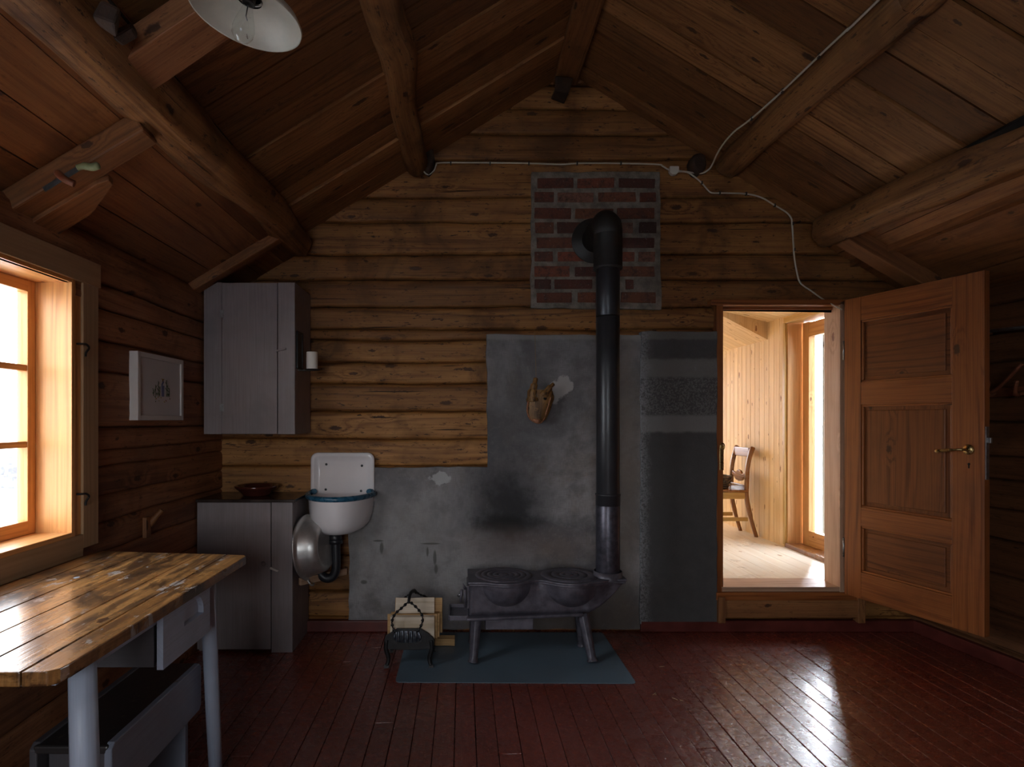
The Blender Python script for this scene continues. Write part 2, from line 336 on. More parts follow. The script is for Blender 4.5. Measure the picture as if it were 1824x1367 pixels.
M['bowl'] = plain('brown_glazed_clay', (.075, .018, .012), .10, 0, .2, 9, coat=.7)
M['bowlin'] = plain('dark_glaze', (.02, .015, .015), .2, 0, .2, 9)
M['fish'] = wood('dried_fish_skin', (.045, .018, .008), (.34, .17, .05), knot=(.04, .02, .01), R_=12, warp=6, rough=.5, knots=.6, cracks=.6, tint=.3, stain=.5, bump=1.0, ksc=(30, 40))
M['fishend'] = plain('dried_fish_flesh', (.36, .15, .075), .7, 0, .4, 120, .8)
M['twine'] = plain('tan_twine', (.30, .18, .08), .8)
M['wicker'] = plain('grey_wicker', (.12, .085, .06), .7, 0, .5, 60, .6)
M['antler'] = plain('reddish_carved_wood', (.19, .06, .025), .5, 0, .3, 14, .2)
M['greenknob'] = plain('green_handle', (.20, .23, .11), .5, 0, .2, 20)
M['steel'] = plain('dark_steel', (.10, .11, .12), .4, .7, .2, 30)
M['dark'] = plain('dark_void', (.008, .006, .005), .9)
M['chip'] = plain('wood_splinter', (.55, .38, .22), .8)
M['ground'] = plain('pale_ground', (.50, .51, .50), .9, 0, .25, .6)
M['rock'] = plain('grey_shore_rock', (.15, .15, .155), .9, 0, .5, 2.5, .5)
M['sea'] = plain('pale_water', (.55, .60, .66), .35, 0, .05, 1)
for i, c in enumerate([(.08, .12, .05), (.16, .17, .30), (.40, .30, .06), (.32, .14, .06)]): M['ink%d' % i] = plain(['green_ink', 'blue_ink', 'yellow_ink', 'brown_ink'][i], c, .8)
def mk_glass(name, gl=.03):
    m = bpy.data.materials.new(name); m.use_nodes = True; t = m.node_tree; t.nodes.clear()
    o = t.nodes.new('ShaderNodeOutputMaterial'); a = t.nodes.new('ShaderNodeBsdfTransparent'); b = t.nodes.new('ShaderNodeBsdfGlossy')
    a.inputs[0].default_value = (.97, .985, .98, 1); b.inputs['Roughness'].default_value = .02
    x = t.nodes.new('ShaderNodeMixShader'); lw = t.nodes.new('ShaderNodeLayerWeight'); pw = t.nodes.new('ShaderNodeMath'); pw.operation = 'POWER'; pw.inputs[1].default_value = 4.0
    ad = t.nodes.new('ShaderNodeMath'); ad.operation = 'MULTIPLY_ADD'; ad.inputs[1].default_value = .6; ad.inputs[2].default_value = gl
    t.links.new(lw.outputs['Facing'], pw.inputs[0]); t.links.new(pw.outputs[0], ad.inputs[0])
    t.links.new(ad.outputs[0], x.inputs[0]); t.links.new(a.outputs[0], x.inputs[1]); t.links.new(b.outputs[0], x.inputs[2]); t.links.new(x.outputs[0], o.inputs[0])
    return m
M['glass'] = mk_glass('window_glass'); M['bulb'] = mk_glass('bulb_glass', .06)

# ------------------------------------------------------------------ mesh helpers
class MB:
    def __init__(s): s.v = []; s.f = []; s.uv = []; s.mi = []; s.mats = []; s.sm = []
    def mid(s, m):
        if m not in s.mats: s.mats.append(m)
        return s.mats.index(m)
    def face(s, idx, uvs, m, smooth=False):
        s.f.append(idx); s.uv.append(uvs); s.mi.append(s.mid(m)); s.sm.append(smooth)
    def box(s, c, size, m, rot=None, g=None, taper=None, jit=0.0):
        """c centre, size full, g grain axis (default longest). taper: (sx,sy) scale of the top end"""
        c = Vector(c); hx, hy, hz = [a/2 for a in size]
        if g is None: g = max(range(3), key=lambda i: size[i])
        ou, ov = R.random()*30, R.random()*30
        L = [Vector((x*hx, y*hy, z*hz)) for z in (-1, 1) for y in (-1, 1) for x in (-1, 1)]
        if taper:
            for p in L:
                if p.z > 0: p.x *= taper[0]; p.y *= taper[1]
        if jit: L = [p+Vector([(R.random()-.5)*jit for _ in range(3)]) for p in L]
        b = len(s.v)
        for p in L: s.v.append(c+(rot @ p if rot else p))
        for q in ((0, 2, 3, 1), (4, 5, 7, 6), (0, 1, 5, 4), (2, 6, 7, 3), (0, 4, 6, 2), (1, 3, 7, 5)):
            nrm = (L[q[1]]-L[q[0]]).cross(L[q[2]]-L[q[0]]); ax = max(range(3), key=lambda i: abs(nrm[i]))
            oth = [i for i in range(3) if i != ax]
            if ax == g: ui, vi = oth
            else: ui = g; vi = [i for i in oth if i != g][0]
            s.face([b+i for i in q], [(L[i][ui]+ou, L[i][vi]+ov+ax*.37) for i in q], m)
        return s
    def bar(s, p0, p1, wd, th, m, up=(0, 0, 1)):
        """box from p0 to p1, wd along side, th along up"""
        p0, p1 = Vector(p0), Vector(p1); d = p1-p0; x = d.normalized(); y = Vector(up).cross(x)
        if y.length < 1e-4: y = Vector((0, 1, 0)).cross(x)
        y.normalize(); z = x.cross(y); rot = Matrix((x, y, z)).transposed()
        return s.box((p0+p1)/2, (d.length, wd, th), m, rot, g=0)
    def tube(s, pts, r, m, seg=12, caps=True, closed=False, sy=1.0, nz=0.0, seed=0, up=None, hew=0.0):
        pts = [Vector(p) for p in pts]; n = len(pts); rr = r if isinstance(r, (list, tuple)) else [r]*n
        b = len(s.v); L = 0; ou = R.random()*20; us = []
        ref = None
        for i, p in enumerate(pts):
            if closed: d = pts[(i+1) % n]-pts[i-1]
            else: d = pts[min(i+1, n-1)]-pts[max(i-1, 0)]
            d.normalize()
            if ref is None:
                ref = Vector(up) if up else (Vector((0, 0, 1)) if abs(d.z) < .9 else Vector((0, 1, 0)))
                a = ref-d*ref.dot(d); a.normalize()
            else:
                a = a-d*a.dot(d); a.normalize()
            c2 = d.cross(a)
            if i: L += (pts[i]-pts[i-1]).length
            us.append(L+ou)
            for k in range(seg):
                t = 2*math.pi*k/seg
                q = rr[i]*(1+(nz*(mn.noise(Vector((math.cos(t)*1.3+seed, math.sin(t)*1.3, L*2.2)))) if nz else 0))
                if hew:
                    tt = t+seed+.25*mn.noise(Vector((L*.6, seed, 0)))
                    q *= 1+hew*math.cos(4*tt)+.018*mn.noise(Vector((math.cos(t)*4, math.sin(t)*4, L*1.5+seed)))
                    for j in range(3):
                        tc_ = (j*2.17+seed*1.3+.35*mn.noise(Vector((L*.8, j*5.0, seed)))) % 6.283; dd = abs((t-tc_+math.pi) % (2*math.pi)-math.pi)
                        q *= 1-(.10*max(0, .6+mn.noise(Vector((L*1.1, j*3.0+seed, 7)))))*math.exp(-(dd/.075)**2)
                s.v.append(p+a*math.cos(t)*q*sy+c2*math.sin(t)*q)
        m_ = n if closed else n-1
        for i in range(m_):
            for k in range(seg):
                k2 = (k+1) % seg; i2 = (i+1) % n; w_ = 2*math.pi*rr[i]/seg
                u2 = us[i2] if i2 else us[i]+.05
                s.face([b+i*seg+k, b+i2*seg+k, b+i2*seg+k2, b+i*seg+k2][::-1],
                       [(us[i], k*w_), (u2, k*w_), (u2, (k+1)*w_), (us[i], (k+1)*w_)][::-1], m, True)
        if caps and not closed:
            for i, rev in ((0, False), (n-1, True)):
                idx = [b+i*seg+k for k in range(seg)]
                uvs = [(math.cos(6.283*k/seg)*rr[i], math.sin(6.283*k/seg)*rr[i]) for k in range(seg)]
                if rev: idx, uvs = idx[::-1], uvs[::-1]
                s.face(idx[::-1], uvs[::-1], m)
        return s
    def lathe(s, prof, m, c=(0, 0, 0), mat=None, seg=32, sx=1, sy=1, arc=None):
        """prof list of (r,z)"""
        c = Vector(c); b = len(s.v); n = len(prof); a0, a1 = arc if arc else (0, 2*math.pi); full = arc is None
        cnt = seg if full else seg+1
        for r_, z_ in prof:
            for k in range(cnt):
                t = a0+(a1-a0)*k/seg; p = Vector((math.cos(t)*r_*sx, math.sin(t)*r_*sy, z_))
                s.v.append(c+(mat @ p if mat else p))
        L = 0
        for i in range(n-1):
            dl = math.hypot(prof[i+1][0]-prof[i][0], prof[i+1][1]-prof[i][1])
            for k in range(seg):
                k2 = (k+1) % seg if full else k+1
                s.face([b+i*cnt+k, b+i*cnt+k2, b+(i+1)*cnt+k2, b+(i+1)*cnt+k], [(L, k*.05), (L, k*.05+.05), (L+dl, k*.05+.05), (L+dl, k*.05)], m, True)
            L += dl
        return s
    def prism(s, poly, m, fn, d0, d1, smooth=False, g=0):
        """poly 2D list, fn(a,b,d)->Vector; extruded between d0 and d1"""
        b = len(s.v); n = len(poly); ou, ov = R.random()*30, R.random()*30
        for d in (d0, d1):
            for a_, b_ in poly: s.v.append(Vector(fn(a_, b_, d)))
        uvp = [((a_, b_) if g == 0 else (b_, a_)) for a_, b_ in poly]; uvp = [(a_+ou, b_+ov) for a_, b_ in uvp]
        s.face(list(range(b, b+n))[::-1], uvp[::-1], m); s.face(list(range(b+n, b+2*n)), uvp, m)
        for i in range(n):
            j = (i+1) % n; ln = math.dist(poly[i], poly[j])
            s.face([b+i, b+j, b+n+j, b+n+i], [(ou, ov), (ou+ln, ov), (ou+ln, ov+abs(d1-d0)), (ou, ov+abs(d1-d0))], m, smooth)
        return s
    def build(s, name, parent=None, bevel=0.0, seg=2, label=None, recalc=True):
        me = bpy.data.meshes.new(name); me.from_pydata([tuple(v) for v in s.v], [], s.f)
        for m in s.mats: me.materials.append(M[m])
        ul = me.uv_layers.new(name='UVMap'); k = 0
        flat = []
        for fuv in s.uv:
            for a, b in fuv: flat += [a, b]
        ul.data.foreach_set('uv', flat)
        me.polygons.foreach_set('material_index', s.mi); me.polygons.foreach_set('use_smooth', s.sm)
        if recalc:
            bm = bmesh.new(); bm.from_mesh(me); bmesh.ops.recalc_face_normals(bm, faces=bm.faces); bm.to_mesh(me); bm.free()
        me.update()
        o = bpy.data.objects.new(name, me); C.collection.objects.link(o)
        if parent: o.parent = parent
        if bevel:
            md = o.modifiers.new('bevel', 'BEVEL'); md.width = bevel; md.segments = seg; md.limit_method = 'ANGLE'; md.angle_limit = math.radians(40)
        if label: o['label'] = label
        return o
def tag(o, label=None, cat=None, group=None, kind=None):
    if label: o['label'] = label
    if cat: o['category'] = cat
    if group: o['group'] = group
    if kind: o['kind'] = kind
    return o
def empty(name, loc=(0, 0, 0), rz=0):
    o = bpy.data.objects.new(name, None); o.location = loc; o.rotation_euler = (0, 0, rz); o.empty_display_size = .1; C.collection.objects.link(o); return o
def rel(root, o):
    """keep world placement of a mesh written in world coordinates under a moved, unrotated root"""
    for v in o.data.vertices: v.co -= root.location
    return o
class Thing:
    """parts are written in world coordinates; textures keep object coordinates near the thing"""
    def __init__(s, name, loc, label, cat, group=None, kind=None): s.r = empty(name, loc); tag(s.r, label, cat, group, kind)
    def part(s, name, mb, bevel=0.0, label=None, parent=None, seg=2):
        o = mb.build(name, None, bevel, seg, label)
        o.parent = parent or s.r
        off = s.r.location
        if parent: pass
        for v in o.data.vertices: v.co -= off
        return o
def solo(name, mb, label, cat, bevel=0.0, group=None, loc=None, kind=None):
    o = mb.build(name, None, bevel)
    if loc is not None:
        for v in o.data.vertices: v.co -= Vector(loc)
        o.location = loc
    return tag(o, label, cat, group, kind)
def struct(name, mb, bevel=0.0, label=None): return tag(mb.build(name, None, bevel), label, None, None, 'structure')
def smooth_pts(pts, k=6):
    pts = [Vector(p) for p in pts]; out = []
    for i in range(len(pts)-1):
        p0, p1, p2, p3 = pts[max(i-1, 0)], pts[i], pts[i+1], pts[min(i+2, len(pts)-1)]
        for j in range(k):
            t = j/k; out.append(.5*((2*p1)+(p2-p0)*t+(2*p0-5*p1+4*p2-p3)*t*t+(3*p1-p0-3*p2+p3)*t**3))
    return out+[pts[-1]]
def nz(a, b, c=0.0): return mn.noise(Vector((a, b, c)))

# ------------------------------------------------------------------ floor
mb = MB(); x = -1.75; Y0, Y1 = -2.3, BY+.03
while x < 3.7:
    wd = .0905*(1+R.uniform(-.06, .06)); y = Y0; first = True
    while y < Y1:
        ln = R.uniform(1.8, 3.9) if not first else R.uniform(.8, 3.0); first = False
        y2 = min(Y1, y+ln)
        if Y1-y2 < .3: y2 = Y1
        mb.box((x+wd/2, (y+y2)/2, -.012+R.uniform(-.0008, .0008)), (wd-.0028, y2-y-.002, .024), 'floor',
               rot=Matrix.Rotation(R.uniform(-.034, .034), 3, 'Y'), g=1)
        y = y2
    x += wd
mb.box((1.0, .8, -.05), (5.6, 6.3, .04), 'dark')
struct('floor', mb, .0022)

# ------------------------------------------------------------------ log walls
TS = [0, .010, .022, .04, .07, .12, .25, .4, .55, .7, .82, .93, .96, .978, .99, 1]
def logwall(gaps, ss, posf, holes=(), m='log', seed=0, topf=None, amp=1.0, flat_below=None):
    mb = MB()
    for i in range(len(gaps)-1):
        z0, z1 = gaps[i], gaps[i+1]; hgt = z1-z0; cols = []
        off = nz(i*3.1, seed)*.012*amp
        ou, ov = R.random()*30, R.random()*30
        for s_ in ss:
            a = z0+.012*nz(s_*1.3, i*1.7+seed)+.005*nz(s_*5, i*2.3+seed); b = z1+.012*nz(s_*1.3, (i+1)*1.7+seed)+.005*nz(s_*5, (i+1)*2.3+seed)
            col = []
            for t in TS:
                e = abs(2*t-1); d = min(t, 1-t)*hgt
                k = .45 if (flat_below and z1 <= flat_below+.02) else 1.0
                h = -.005*e**3*k-.026*k*math.exp(-(d/.0055)**1.3)+off*k+.006*nz(s_*2.0, z0*9+t*2, seed)*k
                h += .0035*nz(s_*9, t*7*hgt*5, i+seed)
                z = a+(b-a)*t
                col.append((posf(s_, z, h), (s_+ou, z+ov)))
            cols.append(col)
        b0 = len(mb.v); n = len(TS)
        for col in cols:
            for p, _ in col: mb.v.append(Vector(p))
        for a in range(len(ss)-1):
            for t in range(n-1):
                sm_, zm = (ss[a]+ss[a+1])/2, cols[a][t][1][1]-ov
                zm = (cols[a][t][1][1]+cols[a][t+1][1][1])/2-ov
                if any(h[0] < sm_ < h[1] and h[2] < zm < h[3] for h in holes): continue
                if topf and zm > topf(sm_): continue
                q = [(a, t), (a+1, t), (a+1, t+1), (a, t+1)]
                mb.face([b0+i_*n+j for i_, j in q], [cols[i_][j][1] for i_, j in q], m, True)
    return mb
def srange(a, b, st, brk=()):
    pts = set(); n = int((b-a)/st)
    for i in range(n+1): pts.add(round(a+(b-a)*i/n, 4))
    pts = [p for p in pts if all(abs(p-q) > st*.45 for q in brk)]
    return sorted(pts+list(brk))
RIDX, RIDZ, SL = .68, 3.61, .612
def roofz(x): return RIDZ-SL*abs(x-RIDX)
DX0, DX1, DZ0, DZ1 = WX(1279), WX(1500), WZ(1050), WZ(543)
gb = [-.05, .0804, .2436, .48, .698, .86, 1.062, 1.236, 1.418, 1.596, 1.731, 1.873, 1.949, 2.091, 2.269, 2.433, 2.64, 2.80, 3.044, 3.2146, 3.378, 3.535, 3.75]
mb = logwall(gb, srange(-1.75, 3.6, .03, (DX0, DX1)), lambda s, z, h: (s, BY-h, z), holes=[(DX0, DX1, DZ0, DZ1)], seed=3.0, topf=lambda s: roofz(s)+.16)
bp = mb.box
# backing of the wall, in four blocks around the doorway
for x0, x1, z0, z1 in ((-1.8, DX0-.01, 0, 2.3), (DX1+.01, 3.6, 0, 2.3), (DX0-.01, DX1+.01, -.05, DZ0-.01)):
    mb.box(((x0+x1)/2, BY+.085, (z0+z1)/2), (x1-x0, .1, z1-z0), 'dark')
mb.prism([(-1.8, DZ1+.01), (3.6, DZ1+.01), (3.6, roofz(3.4)+.1), (RIDX, RIDZ+.15), (-1.8, roofz(-1.8)+.15)], 'dark', lambda a, b, d: (a, d, b), BY+.035, BY+.135)
struct('wall_back', mb)
gl = [-.05, .10, .28, .45, .62, .78, .918, 1.028, 1.15, 1.23, 1.325, 1.571, 1.70, 1.84, 1.94, 2.12]
wholes = [(W1Y0-.03, W1Y1+.03, WZ0-.03, WZ1+.03)]
sy_ = srange(-2.4, BY+.02, .04, (W1Y0-.03, W1Y1+.03))
mb = logwall(gl, sy_, lambda s, z, h: (LX+h+(.028 if z > 1.325 else 0), s, z), holes=wholes, m='log_side', seed=11.0, flat_below=1.325)
# rounded top log
mb.tube([(LX-.07, y, 2.055+.012*nz(y*1.2, 4)) for y in [-2.4+.15*i for i in range(43)]], .105, 'log_side', 16, nz=.08)
for x0, x1, z0, z1 in ((-2.4, W1Y0-.03, 0, 2.2), (W1Y1+.03, BY+.1, 0, 2.2), (W1Y0-.03, W1Y1+.03, 0, WZ0-.03), (W1Y0-.03, W1Y1+.03, WZ1+.03, 2.2)):
    mb.box((LX-.09, (x0+x1)/2, (z0+z1)/2), (.08, x1-x0, z1-z0), 'dark')
struct('wall_left', mb)
# right wall, slightly splayed
RWX0 = WX(1623); RWS = -.117
def rwx(y): return RWX0+RWS*(y-BY)
gr = [-.05, .085, .30, .50, .69, .87, 1.03, 1.16, 1.35, 1.50, 1.68, 1.84, 2.0, 2.16, 2.35]
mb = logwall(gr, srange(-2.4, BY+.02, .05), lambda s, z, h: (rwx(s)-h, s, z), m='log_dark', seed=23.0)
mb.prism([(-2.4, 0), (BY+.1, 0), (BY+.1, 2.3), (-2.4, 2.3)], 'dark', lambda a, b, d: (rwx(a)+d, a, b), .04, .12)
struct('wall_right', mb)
mb = logwall([.05, .25, .45, .65, FZ0, 1.05, 1.25, 1.45, 1.65, 1.85, FZ1, 2.25]+[2.45+.2*i for i in range(8)], srange(-1.8, 3.8, .08, (FX0, FX1)), lambda s, z, h: (s, -2.35+h, z), m='log_side', seed=31.0, topf=lambda s: roofz(s)+.16, holes=[(FX0, FX1, FZ0-.02, FZ1+.02)])
for x0, x1, z0, z1 in ((-1.8, FX0, 0, FZ1), (FX1, 3.8, 0, FZ1), (FX0, FX1, 0, FZ0)): mb.box(((x0+x1)/2, -2.44, (z0+z1)/2), (x1-x0, .08, z1-z0), 'dark')
mb.prism([(-1.8, FZ1), (3.8, FZ1), (RIDX, RIDZ+.15), (-1.8, roofz(-1.8)+.1)], 'dark', lambda a, b, d: (a, d, b), -2.48, -2.40)
struct('wall_front', mb)

# ------------------------------------------------------------------ roof boards
mb = MB(); rotL = Matrix.Rotation(-math.atan(SL), 3, 'Y'); rotR = Matrix.Rotation(math.atan(SL), 3, 'Y')
LJ, RJ = -1.04, 2.33          # where the upper boards stop
for side in (0, 1):
    y = BY+.02
    while y > -2.45:
        wd = R.uniform(.13, .20)
        x0, x1 = (LJ, RIDX) if side == 0 else (RIDX, RJ+.20)
        xm = (x0+x1)/2; ln = (x1-x0)/math.cos(math.atan(SL))
        off = .012+R.choice([0, 0, -.008, .006])
        mb.box((xm, y-wd/2, roofz(xm)+off*1.17), (ln+.02, wd-.010, .022), 'board', rotL if side == 0 else rotR, g=0)
        y -= wd
    lo = .0
    # lower boards running along the room
    xa, xb = (LX-.22, LJ+.03) if side == 0 else (RJ-.03, 3.85)
    x = xa
    while x < xb:
        wd = R.uniform(.15, .20); x2 = min(x+wd*.85, xb)
        y = -2.45
        for y2 in (R.uniform(.2, 1.2), BY+.02):
            xm = (x+x2)/2
            zz = 2.14+.60*(xm-LX) if side == 0 else 2.155-.60*(xm-2.9)
            mb.box((xm, (y+y2)/2, zz+.013+R.uniform(-.003, .003)), ((x2-x)*1.17-.005, y2-y-.003, .024), 'board_low', rotL if side == 0 else rotR, g=1)
            y = y2
        x = x2
    mb.box(((LX-.22+LJ)/2 if side == 0 else (RJ+3.85)/2, .73, (2.14+.60*((LX-.22+LJ)/2-LX)+.06) if side == 0 else 2.155-.6*((RJ+3.85)/2-2.9)+.06),
           ((LJ-LX+.3)*1.19 if side == 0 else (3.85-RJ+.1)*1.17, 6.5, .02), 'dark', rotL if side == 0 else rotR)
    xm = (LJ+RIDX)/2 if side == 0 else (RJ+.2+RIDX)/2
    mb.box((xm, .73, roofz(xm)+.075), (abs(xm-RIDX)*2*1.175+.08, 6.5, .03), 'dark', rotL if side == 0 else rotR)
    mb.box((LJ if side == 0 else RJ+.2, .73, 2.54 if side == 0 else 2.47), (.05, 6.5, .24), 'board_low', g=1)
struct('ceiling', mb)

# ------------------------------------------------------------------ roof logs
def rooflog(pts, r, label, sy=1.0, seed=0, m='beam', nzz=.12):
    pts = smooth_pts(pts, 16)
    n = len(pts); rr = [r[0]+(r[1]-r[0])*i/(n-1) for i in range(n)]
    # blunt rounded cut at the wall end
    p0 = pts[0]; d = (pts[1]-pts[0]).normalized()
    mb = MB().tube([p0-d*.012]+pts, [rr[0]*.86]+rr, m, 72, nz=nzz, seed=seed, sy=sy, hew=.045)
    return solo('roof_log', mb, label, 'roof beam', group=None, loc=tuple(pts[0]))
def xy(px, py, z):     # point at height z seen at this pixel row/column
    s = (748-py)/(z-H); return Vector(((px-825)/s, F/s, z))
rooflog([(-1.054, 3.80, 2.475), (-1.05, 3.2, 2.495), (-1.075, 2.4, 2.47), (-1.09, 1.6, 2.48), (-1.12, .4, 2.49), (-1.13, -2.35, 2.48)], (.095, .122), 'thick cracked round roof log low on the left slope, above the grey cupboard', seed=1, nzz=.2)
rooflog([(-.300, 3.84, 2.99), (-.325, 3.2, 3.03), (-.30, 2.7, 3.02), (-.335, 2.3, 3.02), (-.36, 1.0, 3.03), (-.38, -2.35, 3.02)], (.078, .10), 'slender knotty round roof log on the left slope halfway to the ridge', seed=5)
rooflog([(1.69, 3.82, 2.98), (1.70, 3.2, 3.0), (1.72, 2.4, 2.99), (1.745, 1.8, 3.0), (1.78, -2.35, 3.0)], (.085, .105), 'round roof log on the right slope with the white cable along it', seed=9)
rooflog([(2.285, 3.80, 2.55), (2.31, 3.3, 2.535), (2.36, 2.8, 2.525), (2.44, 2.3, 2.52), (2.52, 1.4, 2.51), (2.7, -2.35, 2.48)], (.095, .118), 'thick round roof log low on the right slope, above the open door', seed=13, nzz=.2)
mb = MB(); mb.bar((.66, 3.9, 3.60), (.625, -2.35, 3.60), .155, .15, 'rafter'); solo('ridge_beam', mb, 'square ridge beam under the peak of the roof', 'roof beam', .012, loc=(.66, 3.9, 3.53))
# stubs of logs in the gable wall
for a, b, hh, wd, lab in ((763, 278, .19, .075, 'dark oval log stub poking from the gable wall beside the slender left roof log'), (1246, 289, .13, .09, 'dark round log stub poking from the gable wall beside the right cable log')):
    p = P(a, b, 3.82); mb = MB().tube([p+Vector((0, .1, 0)), p, p-Vector((0, .012, 0))], [wd/2, wd/2, wd/2*.7], 'beamdark', 14, sy=hh/wd, nz=.2, up=(0, 0, 1))
    solo('log_stub', mb, lab, 'log end', loc=tuple(p+Vector((0, .1, 0))))
p = P(1000, 160, 3.8); mb = MB().box(p, (.10, .14, .10), 'beamdark', Matrix.Rotation(.3, 3, 'Y'), jit=.04); solo('log_stub', mb, 'small dark wood block under the end of the ridge beam', 'log end', .01, loc=tuple(p))
# rafters of the lower slopes
def rafter(x0, x1, y, wd, th, z0, slope, label, name='rafter', m='rafter', jitter=0):
    mb = MB(); mb.bar((x0, y+jitter, z0), (x1, y, z0+slope*(x1-x0)), wd, th, m); return solo(name, mb, label, 'rafter', .008, loc=(x0, y, z0))
zl = lambda x: 2.14+.60*(x-LX)
rafter(LX-.1, -1.06, 3.47, .085, .065, zl(LX-.1)-.020, .60, 'short squared rafter on the left slope next to the cupboard top')
rafter(LX-.1, -1.10, 2.09, .10, .075, zl(LX-.1)-.042, .60, 'squared rafter on the far left slope with a knife tucked on it')
rafter(2.99, 2.30, 3.62, .13, .10, 2.155-.6*.09-.045, -.60, 'squared rafter on the right slope above the open door')
# tie piece notched on the left log
mb = MB(); mb.bar((-1.035, 1.87, 2.452), (-.40, 1.86, 2.452+.66*.635), .165, .075, 'log_side'); solo('rafter', mb, 'plank end resting across the thick left log, beside the lamp', 'rafter', .004, loc=(-1.035, 1.87, 2.45))
mb = MB(); mb.box(P(192, 30, 1.62), (.05, .07, .05), 'beamdark', Matrix.Rotation(.5, 3, 'Y') @ Matrix.Rotation(.4, 3, 'Z'), jit=.02); mb.box(P(222, 60, 1.72), (.06, .04, .03), 'beamdark', Matrix.Rotation(-.5, 3, 'Y'), jit=.015)
solo('timber_wedge', mb, 'blackened timber wedge jammed beside the thick left roof log', 'wedge', .008, loc=tuple(P(200, 40, 1.65)))
# pointed board under the rafter, toggle and knife
def slopept(x, y, dz=0): return Vector((x, y, zl(x)-.09+dz))
a = Vector((-1.60, 0, 0)); mb = MB()
mb.prism([(-1.60, 2.135), (-1.60, 2.275), (-1.40, 2.27), (-1.27, 2.185), (-1.265, 2.15), (-1.30, 2.135)], 'rafter', lambda x, y, d: (x, y, zl(x)-.080-d), 0, .022)
solo('rafter_board', mb, 'short board with a tapered end nailed below the far left rafter', 'board', .003, loc=(-1.6, 2.165, 2.0))
q0, q1 = P(103, 308, 2.03), P(133, 328, 2.03); mb = MB().tube(smooth_pts([q0, (q0+q1)/2+Vector((0, -.01, -.006)), q1], 5), .0145, 'antler', 10, sy=.8)
solo('wooden_toggle', mb, 'small carved wooden toggle on the far left rafter, holding the knife', 'toggle', loc=tuple(q0))
t = Thing('kitchen_knife', tuple(P(140, 300, 2.04)), 'knife with a pale green handle tucked behind the toggle on the rafter', 'knife')
t.part('knife_handle', MB().tube(smooth_pts([P(138, 299, 2.035), P(150, 296, 2.035), P(164, 298, 2.035), P(177, 294, 2.035)], 4), [.010]*4+[.0125]*8+[.006], 'greenknob', 12), label='pale green handle')
t.part('blade', MB().bar(P(140, 300, 2.04), P(78, 338, 2.04), .004, .018, 'steel'), .001)

# ------------------------------------------------------------------ plaster and brick
YF = BY-.012
mb = MB(); f3 = lambda a, b, d: (a, d, b)
def wob(poly, st=.06, amp=.006):
    out = []
    for i in range(len(poly)):
        a, b = Vector(poly[i]), Vector(poly[(i+1) % len(poly)]); n = max(1, int((b-a).length/st)); nn = Vector((-(b-a).y, (b-a).x)).normalized()
        for k in range(n):
            p = a+(b-a)*k/n
            if k: p = p+nn*amp*nz(p.x*9, p.y*9, i*3)*1.8
            out.append((p.x, p.y))
    return out
mb.prism(wob([(WX(622), .012), (WX(1140), .012), (WX(1140), WZ(598)), (WX(866), WZ(597)), (WX(868), WZ(832)), (WX(624), WZ(832))]), 'plaster', f3, YF-.022, YF+.02)
struct('trim_1', mb, .003, 'grey cement render behind the stove, L-shaped with soot stain')
mb = MB().prism(wob([(WX(1136), .05), (WX(1272), .05), (WX(1272), WZ(592)), (WX(1138), WZ(593))]), 'block', f3, YF-.04, YF+.02)
struct('trim_2', mb, .005, 'dark rendered block strip with two pale bands left of the doorway')
mb = MB(); mb.prism(wob([(WX(945), WZ(550)), (WX(1176), WZ(553)), (WX(1173), WZ(309)), (WX(946), WZ(309))], .05, .005), 'mortar', f3, YF-.016, YF+.03)
rows = [(321, 338), (346, 363), (374, 393), (399, 418), (426, 444), (451, 468), (477, 495), (500, 517), (523, 541)]
pat = [[(956, 1020), (1027, 1092), (1100, 1164)], [(951, 985), (992, 1056), (1064, 1130), (1137, 1166)], [(951, 1016), (1023, 1090), (1097, 1163)], [(952, 985), (991, 1052), (1060, 1125), (1136, 1167)],
       [(955, 1020), (1027, 1090), (1097, 1163)], [(951, 984), (992, 1056), (1064, 1128), (1135, 1164)], [(951, 1013), (1023, 1088), (1096, 1163)], [(951, 980), (986, 1053), (1062, 1100), (1112, 1126)], [(955, 1017), (1028, 1092), (1104, 1165)]]
for (a, b), row in zip(rows, pat):
    for c_, d_ in row:
        mb.box((WX((c_+d_)/2), YF-.012, WZ((a+b)/2)), ((d_-c_)/275, .02, (b-a)/275), 'brick', Matrix.Rotation(R.uniform(-.012, .012), 3, 'Y'), jit=.006)
struct('trim_3', mb, .004, 'exposed red brick panel with pale mortar around the flue')

# skirting
mb = MB(); 
for x0, x1 in ((LX, WX(700)), (WX(1137), rwx(BY))): mb.box(((x0+x1)/2, BY-.03, .037), (x1-x0, .045, .072), 'redpaint')
struct('baseboard_back', mb, .006)
mb = MB().prism([(-2.3, 0), (BY-.04, 0), (BY-.04, .075), (-2.3, .075)], 'redpaint', lambda a, b, d: (rwx(a)-d, a, b), -.01, .03)
struct('baseboard_right', mb, .005)

